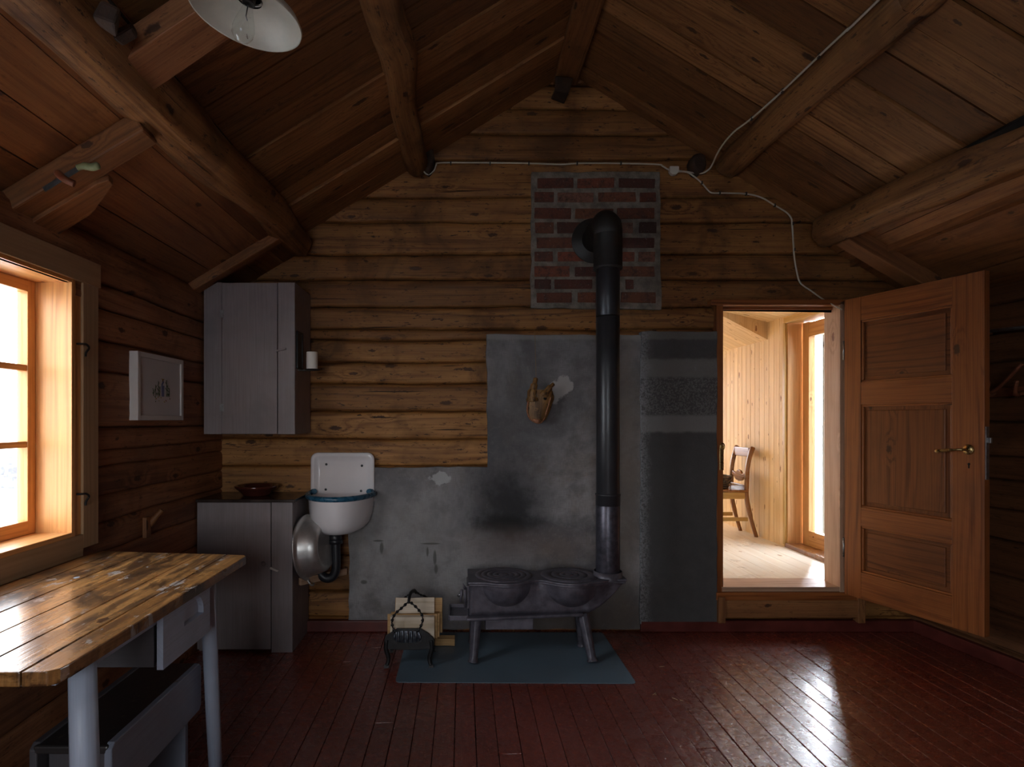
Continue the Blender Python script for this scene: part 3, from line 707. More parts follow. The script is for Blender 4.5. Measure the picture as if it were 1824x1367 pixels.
# ------------------------------------------------------------------ window
def window(y0, y1, num, hooks):
    r = empty('window_%d' % num, (LX, (y0+y1)/2, WZ0)); tag(r, kind='structure')
    class T: pass
    def part(name, mb, bevel=0.0, label=None, parent=None):
        o = mb.build(name, None, bevel, 2, label); o.parent = parent or r
        for v in o.data.vertices: v.co -= r.location
        return o
    xf = LX+.040    # casing face
    mb = MB()
    mb.box((xf-.011, y1+.115, (WZ0+WZ1)/2-.02), (.022, .10, WZ1-WZ0+.11), 'casing', g=2); mb.box((xf-.011, y0-.115, (WZ0+WZ1)/2-.02), (.022, .10, WZ1-WZ0+.11), 'casing', g=2)
    mb.box((xf-.008, (y0+y1)/2, 1.958), (.028, y1-y0+.345, .098), 'casing', g=1)
    mb.box((xf-.011, (y0+y1)/2, .858), (.022, y1-y0+.13, .088), 'casing', g=1)
    part('casing', mb, .002)
    mb = MB(); xo = LX-.13      # lining boards (reveal)
    for yy in (y0, y1):
        sgn = 1 if yy == y1 else -1
        mb.box(((xf-.004+xo)/2, yy+sgn*.011, (WZ0+WZ1)/2), (xf-.004-xo, .022, WZ1-WZ0+.04), 'winpine', g=2)
        mb.box((xf-.020, yy+sgn*.0435, (WZ0+WZ1)/2), (.02, .043, WZ1-WZ0+.04), 'winpine', g=2)
    mb.box(((xf-.004+xo)/2, (y0+y1)/2, WZ1+.011), (xf-.004-xo, y1-y0, .022), 'winpine', g=1); mb.box((xf-.02, (y0+y1)/2, WZ1+.012), (.02, y1-y0+.12, .024), 'winpine', g=1)
    mb.box(((xf-.004+xo)/2, (y0+y1)/2, WZ0-.011), (xf-.004-xo, y1-y0, .022), 'winpine', g=1)
    part('reveal', mb, .0015)
    xs = LX-.105                # sash face
    ym = (y0+y1)/2
    mb = MB(); mb.box((xs-.02, ym, (WZ0+WZ1)/2), (.05, .055, WZ1-WZ0), 'winpine', g=2); part('centre_post', mb, .002)
    for a, b in ((y0, ym-.028), (ym+.028, y1)):
        mb = MB(); z0, z1 = WZ0+.001, WZ1-.001
        for yy in (a+.0225, b-.0225): mb.box((xs-.02, yy, (z0+z1)/2), (.042, .042, z1-z0), 'winpine', g=2)
        mb.box((xs-.02, (a+b)/2, z0+.026), (.042, b-a-.08, .052), 'winpine', g=1); mb.box((xs-.02, (a+b)/2, z1-.022), (.042, b-a-.08, .044), 'winpine', g=1)
        s_ = part('sash', mb, .002)
        for k in (1, 2):
            zz = z0+.052+(z1-z0-.096)*k/3
            part('glazing_bar', MB().box((xs-.02, (a+b)/2, zz), (.034, b-a-.08, .024), 'winpine', g=1), .002, parent=s_)
        part('pane', MB().box((xs-.028, (a+b)/2, (z0+z1)/2), (.004, b-a-.07, z1-z0-.08), 'glass'), parent=s_)
    # outside trim boards
    mb = MB()
    for yy in (y0-.045, y1+.045): mb.box((LX-.15, yy, (WZ0+WZ1)/2), (.035, .09, WZ1-WZ0+.2), 'white', g=2)
    mb.box((LX-.15, ym, WZ1+.05), (.035, y1-y0, .09), 'white'); mb.box((LX-.16, ym, WZ0-.03), (.07, y1-y0, .05), 'white')
    part('outer_trim', mb, .003)
    if hooks:
        for zz in (1.648, 1.052):
            c = Vector((xf, y1+.050, zz)); pts = [c+Vector((-.03, -.012, .012)), c+Vector((.005, -.008, .013)), c+Vector((.018, .005, .012)), c+Vector((.018, .022, .0)), c+Vector((.012, .013, -.02)), c+Vector((.012, .010, -.035))]
            part('hook', MB().tube(smooth_pts(pts, 5), .0042, 'blackiron', 10), label='dark metal hook')
    return r
window(W1Y0, W1Y1, 1, True)

rw3 = empty('window_2', ((FX0+FX1)/2, -2.4, FZ0)); tag(rw3, kind='structure')
def wp3(name, mb, parent=None):
    o = mb.build(name, None, .002); o.parent = parent or rw3
    for v in o.data.vertices: v.co -= rw3.location
    return o
mb = MB(); fm = (FX0+FX1)/2; zm = (FZ0+FZ1)/2
for x_ in (FX0-.05, FX1+.05): mb.box((x_, -2.31, zm), (.11, .024, FZ1-FZ0+.2), 'casing', g=2)
for z_ in (FZ0-.05, FZ1+.05): mb.box((fm, -2.312, z_), (FX1-FX0, .024, .10), 'casing', g=0)
wp3('casing', mb)
mb = MB()
for x_ in (FX0+.02, fm, FX1-.02): mb.box((x_, -2.44, zm), (.05, .16, FZ1-FZ0), 'winpine', g=2)
for z_ in (FZ0+.02, zm, FZ1-.02): mb.box((fm, -2.44, z_), (FX1-FX0-.04, .10 if z_ != zm else .03, .04 if z_ != zm else .025), 'winpine', g=0)
sh3 = wp3('sash', mb); wp3('pane', MB().box((fm, -2.46, zm), (FX1-FX0-.06, .004, FZ1-FZ0-.06), 'glass'), sh3)

# ------------------------------------------------------------------ doorway
fz0, fz1 = WZ(1048), WZ(547)
mb = MB(); yf = BY-.03
jx0, jx1 = WX(1283), WX(1486)
mb.box((jx0-.022, BY+.03, (fz0+fz1)/2), (.044, .15, fz1-fz0+.05), 'door', g=2)
mb.box((WX(1494), BY+.03, (fz0+fz1)/2), (.052, .17, fz1-fz0+.05), 'jamb', g=2)
mb.box((WX(1512), BY-.02, (fz0+fz1)/2), (.07, .05, fz1-fz0+.07), 'door', g=2)
mb.box(((jx0+jx1)/2+.07, BY+.02, fz1+.02), (jx1-jx0+.30, .15, .036), 'door', g=0)
mb.box(((jx0+jx1)/2, BY+.03, fz1-.006), (jx1-jx0, .03, .018), 'door', g=0)
struct('trim_4', mb, .003, 'brown timber frame around the doorway')
mb = MB()
mb.box(((jx0+jx1)/2, BY+.06, fz0+.005), (jx1-jx0+.02, .22, .03), 'jamb', g=0)
mb.box(((jx0+jx1)/2+.05, BY-.03, fz0-.036), (jx1-jx0+.20, .07, .05), 'door', g=0)
mb.box(((jx0+jx1)/2+.08, BY-.045, fz0-.115), (WX(1520)-WX(1274), .05, .11), 'rafter', g=0)
mb.box((WX(1277), BY-.05, fz0-.12), (.045, .06, .165), 'rafter', g=2); mb.box((WX(1521), BY-.05, fz0-.12), (.045, .06, .165), 'rafter', g=2)
struct('trim_5', mb, .003, 'wooden threshold and kick board below the doorway')
# metal strike on the jamb
t = Thing('strike_plate', (jx0-.01, BY-.05, WZ(800)), 'worn brass strike plate on the left door jamb', 'strike plate')
t.part('plate', MB().box((jx0-.012, BY-.048, WZ(815)), (.026, .006, .16), 'brass'), .002)
t.part('latch_ring', MB().tube([(jx0-.012+.012*math.cos(a), BY-.062, WZ(795)+.022*math.sin(a)) for a in [k*math.pi/8 for k in range(16)]], .004, 'brass', 8, closed=True))

# open door leaf
hin = Vector((2.452, BY-.075, 0)); free = Vector((2.678, 3.062, 0)); dv = (free-hin); dW = dv.length; dv.normalize(); dn = Vector((dv.y, -dv.x, 0))  # dn faces ... room side
if dn.x > 0: dn = -dn
dz0, dz1 = .255, 2.118
DT = .038
rd = empty('door_1', (hin.x, hin.y, dz0)); tag(rd, 'brown panelled wooden door standing open with brass lever handle', None, None, 'structure')
def DP(a, z, o=0.0): return hin+dv*a+dn*o+Vector((0, 0, z))     # a along width, o towards the viewer
rotD = Matrix((dv, -dn, Vector((0, 0, 1)))).transposed()
def dbox(mb, a0, a1, z0, z1, o0, o1, m, g):
    mb.box(DP((a0+a1)/2, (z0+z1)/2, (o0+o1)/2), (a1-a0, o1-o0, z1-z0), m, rotD, g=g)
def dpart(name, mb, bevel=.002, label=None, parent=None):
    o = mb.build(name, None, bevel, 2, label); o.parent = parent or rd
    for v in o.data.vertices: v.co -= rd.location
    return o
sw1, sw2 = .112, .155
dpart('stile', (lambda mb: (dbox(mb, 0, sw1, dz0, dz1, 0, DT, 'door', 2), mb)[1])(MB()))
dpart('stile', (lambda mb: (dbox(mb, dW-sw2, dW, dz0, dz1, 0, DT, 'door', 2), mb)[1])(MB()))
rails = [(dz0, .385), (.835, .965), (1.515, 1.655), (1.985, dz1)]
rails = [(dz0, .42), (.705, .82), (1.452, 1.59), (1.972, dz1)]
for a, b in rails:
    mb = MB(); dbox(mb, sw1, dW-sw2, a, b, 0, DT-.001, 'door', 0); dpart('rail', mb)
for (a, b), gg in zip(((.42, .705), (.82, 1.452), (1.59, 1.972)), (0, 2, 0)):
    mb = MB(); dbox(mb, sw1-.005, dW-sw2+.005, a-.005, b+.005, .010, DT-.022, 'door2', gg)
    pnl = dpart('panel', mb, .001)
    mb = MB(); dbox(mb, sw1+.028, dW-sw2-.042, a+.034, b-.034, DT-.024, DT-.013, 'door2', gg); dpart('raised_field', mb, .005, parent=pnl)
    mb = MB()
    for (c0, c1, d0, d1, g_) in ((sw1, dW-sw2, b-.013, b, 0), (sw1, dW-sw2, a, a+.013, 0), (sw1, sw1+.013, a+.013, b-.013, 2), (dW-sw2-.013, dW-sw2, a+.013, b-.013, 2)):
        dbox(mb, c0, c1, d0, d1, DT-.022, DT-.006, 'door', g_)
    dpart('moulding', mb, .004, parent=pnl)
hz = 1.205
ha = dW-.072
mt = Matrix((dv, Vector((0, 0, 1)), dn)).transposed()
lev = dpart('handle', MB().tube(smooth_pts([DP(ha, hz, DT+.01), DP(ha, hz, DT+.045), DP(ha-.02, hz, DT+.056), DP(ha-.07, hz-.006, DT+.056), DP(ha-.13, hz-.014, DT+.052)], 5), [.008]*8+[.0065]*5+[.0085]*6+[.011, .007], 'brass', 12), 0, 'aged brass lever handle')
dpart('rosette', MB().lathe([(.0, .014), (.012, .014), (.016, .008), (.024, .010), (.027, .004), (.027, 0)], 'brass', DP(ha, hz, DT), mt, 20), 0, parent=lev)
dpart('keyhole', MB().lathe([(0, .0015), (.0065, .0015), (.0065, 0)], 'dark', DP(ha, hz-.075, DT), mt, 12).box(DP(ha, hz-.087, DT+.0008), (.006, .0015, .02), 'dark', rotD), 0)
mb = MB(); mb.box(DP(dW+.001, hz-.015, DT/2), (.004, .024, .27), 'zinc', rotD); lk = dpart('lock_plate', mb, .001, 'worn steel lock plate')
dpart('latch', MB().box(DP(dW+.010, hz+.05, DT/2), (.022, .013, .028), 'zinc', rotD), .002, parent=lk)
for zz in (.55, 1.80):
    dpart('hinge', MB().tube([DP(-.008, zz-.06, DT-.004), DP(-.008, zz+.06, DT-.004)], .006, 'zinc', 10), 0)

# ------------------------------------------------------------------ far room
Z2 = WZ(1048)
SX = 2.76
mb = MB(); x = .3
while x < 3.0:
    wd = .135; mb.box((x+wd/2, 6.3, Z2-.012), (wd-.002, 4.5, .024), 'palefloor', g=1); x += wd
struct('floor.001', mb, .001)
mb = MB(); y = 5.17
while y < 8.4:
    wd = .088; mb.box((SX+.012, y+wd/2, 1.45), (.024, wd-.004, 2.6), 'paneling', g=2); y += wd
# the return and the strip over the door
mb.box((SX+.07, 5.178, 1.15+.07), (.14, .016, 2*(2.19-1.22)+.0), 'chairpale', g=2)
y = 4.05
while y < 5.15:
    mb.box((SX+.012, y+.044, 2.50), (.024, .084, .62), 'paneling', g=2); y += .088
mb.box((SX+.04, 4.16, 1.25), (.05, .36, 2.2), 'paneling', g=2)
mb.box((SX+.19, 6.9, 1.5), (.05, 3.3, 3.0), 'dark'); mb.box((SX+.11, 5.23, 1.2), (.14, .04, 2.2), 'dark'); mb.box((SX+.16, 4.2, 1.2), (.03, .36, 2.4), 'dark'); mb.box((SX+.16, 4.8, 2.5), (.05, 1.5, .62), 'glasspine')
struct('wall_right.001', mb, .0015)
mb = MB()
for x0, x1, z0, z1 in ((.3, 3.1, -.1, .75), (.3, 3.1, 2.25, 3.3)): pass
mb.box((.45, 6.37, 1.9), (.05, 4.5, 3.8), 'paneling', g=1)
struct('wall_left.001', mb)
mb = MB(); x = .3
while x < 3.0:
    if BX0-.05 < x+.044 < BX1+.05: mb.box((x+.044, 8.42, (BZ0+.1)/2), (.084, .03, BZ0-.1), 'paneling', g=2); mb.box((x+.044, 8.42, (BZ1+3.95)/2), (.084, .03, 3.95-BZ1), 'paneling', g=2)
    else: mb.box((x+.044, 8.42, 2.0), (.084, .03, 3.9), 'paneling', g=2)
    x += .088
for x_ in (BX0-.02, (BX0+BX1)/2, BX1+.02): mb.box((x_, 8.42, (BZ0+BZ1)/2), (.06, .08, BZ1-BZ0), 'newpine', g=2)
for z_ in (BZ0, BZ1): mb.box(((BX0+BX1)/2, 8.42, z_), (BX1-BX0, .08, .06), 'newpine', g=0)
struct('wall_back.001', mb, .0015)
mb = MB(); y = 4.06        # near upper ceiling
while y < 5.46:
    x0, x1 = .3, SX; mb.bar((x1+.02, y+.045, 2.25), (x0, y+.045, 2.25+.245*(x1-x0)), .088, .02, 'paneling'); y += .09
mb.prism([(SX+.02, 2.075), (.3, 2.075+.53*(SX-.3)), (.3, 3.9), (SX+.02, 3.9)], 'paneling', f3, 5.46, 5.48, g=1)
y = 5.48
while y < 8.45:
    x0, x1 = .3, SX; mb.bar((x1+.02, y+.045, 2.085), (x0, y+.045, 2.085+.53*(x1-x0)), .088, .02, 'paneling'); y += .09
mb.box((1.6, 6.37, 3.95), (3.2, 4.5, .04), 'dark'); mb.box((SX+.05, 6.37, 3.0), (.04, 4.5, 1.5), 'dark'); mb.box((.40, 6.37, 3.5), (.04, 4.5, 1.0), 'dark')
struct('ceiling.001', mb, .001)
# glazed door
gx = 2.90; gy0, gy1 = 4.42, 5.13; gz0, gz1 = Z2+.02, 2.19
r = empty('door_2', (gx, gy0, gz0)); tag(r, 'glazed exterior door with orange pine frame', None, None, 'structure')
def gp(name, mb, bevel=.002, parent=None):
    o = mb.build(name, None, bevel); o.parent = parent or r
    for v in o.data.vertices: v.co -= r.location
    return o
mb = MB(); mb.box((SX+.075, gy1+.02, (gz0+gz1)/2), (.13, .022, gz1-gz0+.0), 'glasspine', g=2); mb.box((SX+.075, (gy0+gy1)/2, gz1+.01), (.13, gy1-gy0+.05, .022), 'chairpale', g=1)
mb.box((SX+.01, (4.34+gy1)/2, gz1+.02), (.03, gy1-4.34+.1, .05), 'chairpale', g=1)
mb.box((SX+.005, gy1+.036, (gz0+gz1)/2), (.03, .03, gz1-gz0), 'chairpale', g=2); mb.box((SX+.075, gy0-.02, (gz0+gz1)/2), (.13, .022, gz1-gz0), 'glasspine', g=2); gp('frame', mb)
mb = MB(); mb.box((SX+.075, (gy0+gy1)/2, gz0-.005), (.16, gy1-gy0+.05, .04), 'chairwood', g=1); gp('threshold', mb)
mb = MB()
for yy in (gy0+.05, gy1-.045): mb.box((gx+.02, yy, (gz0+gz1)/2), (.055, .09, gz1-gz0-.02), 'glasspine', g=2)
mb.box((gx+.02, (gy0+gy1)/2, gz0+.075), (.055, gy1-gy0-.18, .13), 'glasspine', g=1); mb.box((gx+.02, (gy0+gy1)/2, gz1-.075), (.055, gy1-gy0-.18, .12), 'glasspine', g=1)
lf = gp('leaf', mb); gp('pane', MB().box((gx+.02, (gy0+gy1)/2, (gz0+gz1)/2), (.006, gy1-gy0-.18, gz1-gz0-.24), 'glass'), 0, lf)

# wooden chair in the far room
t = Thing('wooden_chair', (2.42, 5.85, Z2), 'glossy brown wooden chair with carved back rail in the next room', 'chair')
ys = (5.60, 5.92); cz = Z2
for yy in ys:
    pts = [(2.715, yy, cz+.0), (2.665, yy, cz+.17), (2.625, yy, cz+.36), (2.625, yy, cz+.50), (2.635, yy, cz+.66), (2.665, yy, cz+.79), (2.685, yy, cz+.835)]
    pts = [(a+.012, b, c) for a, b, c in pts]
    t.part('back_post', MB().tube(smooth_pts(pts, 5), [.017]*6+[.021]*9+[.020]*10+[.022]*5+[.016], 'chairwood', 10, sy=1.2))
t.part('top_rail', MB().bar((2.672, ys[0]+.015, cz+.785), (2.672, ys[1]-.015, cz+.785), .022, .085, 'chairwood'), .006)
mb = MB(); prof = [(ys[0]+.01, .50), (ys[0]+.05, .49), (ys[0]+.10, .455), (ys[0]+.16, .445), (ys[0]+.22, .455), (ys[0]+.27, .49), (ys[1]-.01, .50), (ys[1]-.01, .535), (ys[0]+.27, .53), (ys[0]+.225, .515), (ys[0]+.195, .545), (ys[0]+.16, .555), (ys[0]+.125, .545), (ys[0]+.095, .515), (ys[0]+.05, .53), (ys[0]+.01, .54)]
mb.prism(prof, 'chairwood', lambda a, b, d: (d, a, b+cz+.06), 2.632, 2.654); t.part('carved_rail', mb, .005)
t.part('seat_rail', MB().bar((2.632, ys[0]+.01, cz+.45), (2.632, ys[1]-.01, cz+.45), .02, .06, 'chairwood'), .004)
t.part('seat', MB().box((2.42, 5.76, cz+.428), (.45, .38, .024), 'chairwood', g=0), .008)
for yy in (ys[0]+.0, ys[1]): t.part('apron', MB().box((2.417, yy, cz+.385), (.42, .02, .062), 'chairpale', g=0), .003)
t.part('apron', MB().box((2.217, 5.76, cz+.385), (.02, .30, .062), 'chairpale', g=1), .003)
for yy in ys: t.part('leg', MB().tube([(2.217, yy, cz), (2.222, yy, cz+.36)], [.016, .021], 'chairpale', 4), .003)
for yy in ys: t.part('stretcher', MB().box((2.437, yy, cz+.165), (.42, .018, .036), 'chairpale', g=0), .003)
t = Thing('wicker_basket', (2.44, 5.79, cz+.44), 'dark woven twig basket on the seat of the chair', 'basket')
mb = MB()
for k in range(6):
    z = cz+.451+.019*k; rr = .105+.006*k
    mb.tube([(2.43+rr*math.cos(a)*1.0, 5.79+rr*math.sin(a), z+.003*math.sin(a*9+k*3)) for a in [j*math.pi/14 for j in range(28)]], .0115, 'wicker', 7, closed=True)
mb.lathe([(0, .446), (.10, .446), (.10, .455), (0, .455)], 'wicker', (2.43, 5.79, cz), None, 20)
t.part('basket_body', mb)

# ------------------------------------------------------------------ outside
mb = MB().box((0, 0, -.42), (400, 400, .05), 'ground'); struct('ground', mb)
tag(bpy.data.objects['ground'], 'pale flat ground outside the window')
mb = MB().box((-170, 100, -.38), (200, 300, .04), 'sea'); tag(mb.build('sea'), 'pale stretch of water beyond the shore', 'water', None, 'stuff')
mb = MB()
for i in range(150):
    p = Vector((R.uniform(-18, -9.5), R.uniform(7, 34), -.42)); rr = R.uniform(.25, .75)
    bm_v = [(rr*math.cos(k*math.pi/4)*R.uniform(.7, 1.2), rr*math.sin(k*math.pi/4)*R.uniform(.7, 1.2)) for k in range(8)]
    mb.prism(bm_v, 'rock', lambda a, b, d: (p.x+a*(1-d*.6), p.y+b*(1-d*.6), p.z+d), 0, rr*R.uniform(.5, .9))
tag(mb.build('shore_rocks', None, .05), 'grey shore rocks seen through the left window', 'rocks', None, 'stuff')
t = Thing('timber_screen', (3.6, 5.7, -.4), 'pale board screen outside the glazed door', 'wall')
mb = MB(); x = 3.43
while x < 5.0: mb.box((x+.07, 5.74, .9), (.135, .03, 2.6), 'screen', g=2); x += .14
t.part('boards', mb, .002)
for zz in (2.0, .40): t.part('cross_rail', MB().box((4.00, 5.70, zz), (1.1, .05, .18), 'screen', g=0), .002)

# ------------------------------------------------------------------ wall cupboard
t = Thing('hanging_cupboard', (-1.25, 3.7, 1.275), 'grey painted wall cupboard hung in the left corner', 'cupboard')
cx0, cx1, cy0, cz0, cz1 = -1.517, -.984, 3.52, 1.275, 2.163
mb = MB(); mb.box((cx1-.012, (cy0+.02+BY-.02)/2, (cz0+cz1)/2), (.024, BY-.04-cy0, cz1-cz0), 'greypaint', g=2); mb.box((cx0+.012, (cy0+.02+BY-.02)/2, (cz0+cz1)/2), (.022, BY-.04-cy0, cz1-cz0), 'greypaint', g=2)
mb.box(((cx0+cx1)/2, (cy0+BY)/2, cz1-.011), (cx1-cx0-.05, BY-cy0-.05, .022), 'greypaint', g=0); mb.box(((cx0+cx1)/2, (cy0+BY)/2, cz0+.011), (cx1-cx0-.05, BY-cy0-.05, .022), 'greypaint', g=0)
a1, a2 = -1.411, -1.086
mb.box(((cx0+a1)/2, cy0+.010, (cz0+cz1)/2), (a1-cx0-.001, .020, cz1-cz0), 'greypaint', g=2); mb.box(((a2+.003+cx1)/2, cy0+.010, (cz0+cz1)/2), (cx1-a2-.003, .020, cz1-cz0), 'greypaint', g=2)
t.part('body', mb, .002)
dr = t.part('door', MB().box(((a1+a2)/2, cy0+.009, (cz0+cz1)/2), (a2-a1-.002, .020, cz1-cz0-.004), 'greypaint', g=2), .002)
t.part('latch', MB().bar(P(491, 626, cy0-.006), P(510, 621, cy0-.006), .012, .012, 'greypaint', up=(0, -1, 0)), .003, 'small wooden turn latch', dr)
for zz in (1.98, 1.43): t.part('hinge', MB().box((a1, cy0-.002, zz), (.022, .004, .045), 'zinc'), .001, None, dr)
t = Thing('candle_holder', (-.975, 3.6, 1.656), 'black metal wall bracket holding a white candle on the cupboard side', 'candle holder')
mb = MB(); xs = cx1+.006
for (y0, y1, z0, z1) in ((3.545, 3.557, 1.66, 1.885), (3.655, 3.667, 1.66, 1.885), (3.545, 3.667, 1.66, 1.672), (3.545, 3.667, 1.873, 1.885)): mb.box((xs, (y0+y1)/2, (z0+z1)/2), (.012, y1-y0, z1-z0), 'blackiron')
t.part('frame', mb, .002); t.part('mirror', MB().box((xs-.003, 3.606, 1.772), (.004, .10, .20), 'steel'))
mb = MB().box((xs+.042, 3.606, 1.655), (.10, .03, .006), 'blackiron'); mb.lathe([(0, 0), (.040, 0), (.043, .008), (.040, .008), (.037, .004), (0, .004)], 'blackiron', (-.905, 3.606, 1.655), None, 24); t.part('tray', mb, .0)
mb = MB().lathe([(0, 0), (.032, 0), (.033, .003), (.033, .100), (.031, .106), (.010, .103), (0, .101)], 'candle', (-.905, 3.606, 1.660), None, 24)
cd = solo('candle', mb, 'short thick white candle on the black bracket', 'candle', loc=(-.905, 3.606, 1.660))
w_ = MB().tube([(0, 0, .10), (.001, 0, .112)], .0012, 'dark', 6).build('wick', cd)

# ------------------------------------------------------------------ base cabinet
t = Thing('base_cabinet', (-1.27, 3.7, 0), 'grey painted floor cabinet in the left corner under the bowl', 'cabinet')
bx0, bx1, by0, bz1 = LX+.006, -.996, 3.514, .878
mb = MB(); mb.box((bx1-.012, (by0+.02+BY-.02)/2, bz1/2), (.024, BY-.04-by0, bz1), 'greypaint', g=2); mb.box((bx0+.012, (by0+BY)/2, bz1/2), (.022, BY-.05-by0, bz1), 'greypaint', g=2)
d1 = -1.122
mb.box(((d1+.003+bx1)/2, by0+.010, bz1/2), (bx1-d1-.003, .020, bz1), 'greypaint', g=2); mb.box(((bx0+bx1)/2, BY-.06, .45), (bx1-bx0-.05, .02, .8), 'greypaint'); t.part('body', mb, .002)
dr = t.part('door', MB().box(((bx0+d1)/2, by0+.010, bz1/2+.008), (d1-bx0-.002, .020, bz1-.02), 'greypaint', g=2), .002)
t.part('knob', MB().lathe([(0, .022), (.010, .020), (.014, .012), (.008, .004), (.006, 0)], 'greypaint', P(470, 1004, by0), Matrix.Rotation(HP, 3, 'X'), 16), 0, 'small round knob', dr)
t.part('latch', MB().bar(P(481, 1012, by0-.006), P(496, 1018, by0-.006), .014, .012, 'white', up=(0, -1, 0)), .004, 'pale wooden turn latch', dr)
t.part('top', MB().box(((bx0+bx1)/2+.008, (by0+BY)/2-.02, bz1+.009), (bx1-bx0+.02, BY-by0-.01, .018), 'cabtop', g=0), .003, 'dark glossy cabinet top')
c = (-1.27, 3.70, .897)
mb = MB().lathe([(0, 0), (.075, 0), (.08, .004), (.105, .030), (.122, .044), (.127, .050), (.129, .058), (.124, .062), (.117, .058), (.108, .046), (.09, .026), (.06, .014), (0, .012)], 'bowl', c, None, 48)
solo('glazed_bowl', mb, 'wide shallow brown glazed clay bowl on the base cabinet', 'bowl', loc=c)

# ------------------------------------------------------------------ sink
sx, sw_ = WX(612.5), .204
t = Thing('enamel_sink', (sx, BY-.05, .66), 'small white enamel wall sink with a blue rim', 'sink')
def rrect(x0, x1, z0, z1, r, n=6):
    o = []
    for cx, cz, a in ((x1-r, z1-r, 0), (x0+r, z1-r, 90), (x0+r, z0+r, 180), (x1-r, z0+r, 270)):
        for k in range(n+1): b = math.radians(a+90*k/n); o.append((cx+r*math.cos(b), cz+r*math.sin(b)))
    return o
mb = MB()
# raised frame with a dished centre: successive rounded rectangles
levels = [(0, .0, .045), (0, .014, .045), (.004, .020, .043), (.026, .020, .030), (.034, .011, .026), (.05, .009, .02), (.056, .008, .018)]
b0 = len(mb.v); n = 28; yb = BY-.028
for ins, dep, rr in levels:
    for a, b in rrect(sx-sw_+ins, sx+sw_-ins, .80, 1.149-ins, rr): mb.v.append(Vector((a, yb-dep, b)))
for i in range(len(levels)-1):
    for k in range(n): mb.face([b0+i*n+k, b0+i*n+(k+1) % n, b0+(i+1)*n+(k+1) % n, b0+(i+1)*n+k], [(0, 0)]*4, 'enamel', True)
mb.face([b0+(len(levels)-1)*n+k for k in range(n)], [(0, 0)]*n, 'enamel'); mb.face([b0+k for k in range(n)][::-1], [(0, 0)]*n, 'enamel')
bpn = t.part('splashback', mb)
for a, b in ((581, 826), (644.5, 828.5), (580, 870.5), (643, 873)):
    t.part('screw', MB().lathe([(0, .004), (.006, .003), (.008, 0)], 'steel', Vector((WX(a)*.99, yb-.008, WZ(b)-.003)), Matrix.Rotation(HP, 3, 'X'), 12), 0, None, bpn)
# basin: half bowl, D plan
mb = MB(); prof = [(0, -.228), (.35, -.227), (.58, -.219), (.76, -.198), (.88, -.165), (.95, -.12), (.985, -.07), (.997, -.02), (1, 0)]
def basin(prof, sc, dz, m):
    b0 = len(mb.v); seg = 28
    for r_, z_ in prof:
        for k in range(seg+1):
            a = math.pi*k/seg; x_ = math.cos(a)*.205*sc*r_; y_ = math.sin(a)
            fy = (.33*sc)*r_*y_
            # keep the deepest point away from the wall
            cy = (1-r_)*.17
            mb.v.append(Vector((sx+x_, yb-.012-cy-fy*(1 if r_ > .05 else 0), .888+z_+dz)))
    for i in range(len(prof)-1):
        for k in range(seg): mb.face([b0+i*(seg+1)+k, b0+i*(seg+1)+k+1, b0+(i+1)*(seg+1)+k+1, b0+(i+1)*(seg+1)+k], [(0, 0)]*4, m, True)
    # flat back
    for i in range(len(prof)-1):
        mb.face([b0+i*(seg+1), b0+(i+1)*(seg+1), b0+(i+1)*(seg+1)+seg, b0+i*(seg+1)+seg], [(0, 0)]*4, m, True)
basin(prof, 1.0, 0, 'enamel'); basin([(r_*.985, z_*.95) for r_, z_ in prof], .96, .0, 'enamel')
t.part('basin', mb)
pts = [(sx+.172, yb-.034, .905), (sx+.185, yb-.022, .905)]
arc = [Vector((sx+math.cos(a)*.208, yb-.012-.325*math.sin(a), .889)) for a in [math.pi*k/30 for k in range(31)]]
ring = [Vector((sx+.172, yb-.045, .902)), Vector((sx+.175, yb-.030, .903)), Vector((sx+.190, yb-.018, .900))]+arc[1:-1]+[Vector((sx-.190, yb-.018, .900)), Vector((sx-.175, yb-.030, .903)), Vector((sx-.172, yb-.045, .902))]
t.part('rim', MB().tube(ring, .0165, 'blueenamel', 12), 0, 'blue enamel rim')
dx = sx-.012; dy = 3.70
dp = t.part('drain_pipe', MB().tube([(dx, dy, .668), (dx, dy, .60)], .038, 'plastic', 20).tube(smooth_pts([(dx+.002, dy, .61), (dx+.004, dy, .52), (dx+.002, dy, .44), (dx-.018, dy, .395), (dx-.055, dy, .385), (dx-.09, dy, .41), (dx-.097, dy, .46), (dx-.10, dy+.01, .54), (dx-.105, dy+.06, .575), (dx-.11, dy+.17, .58)], 5), .0275, 'plastic', 16), 0, 'black plastic drain trap')
t.part('collar', MB().lathe([(.0, .0), (.044, 0), (.044, .022), (.040, .026), (0, .026)], 'plastic', (dx, dy, .600), None, 20).lathe([(0, 0), (.03, 0), (.036, .012), (0, .012)], 'zinc', (dx, dy, .662), None, 20), 0, None, dp)
mb = MB().bar(P(534, 1037, 3.58)+Vector((0, 0, 0)), (WX(618), 3.87, WZ(1016)), .022, .042, 'jamb'); solo('basin_batten', mb, 'slanting wooden batten below the sink, carrying the metal basin', 'batten', .002, loc=(-.98, 3.58, .40))
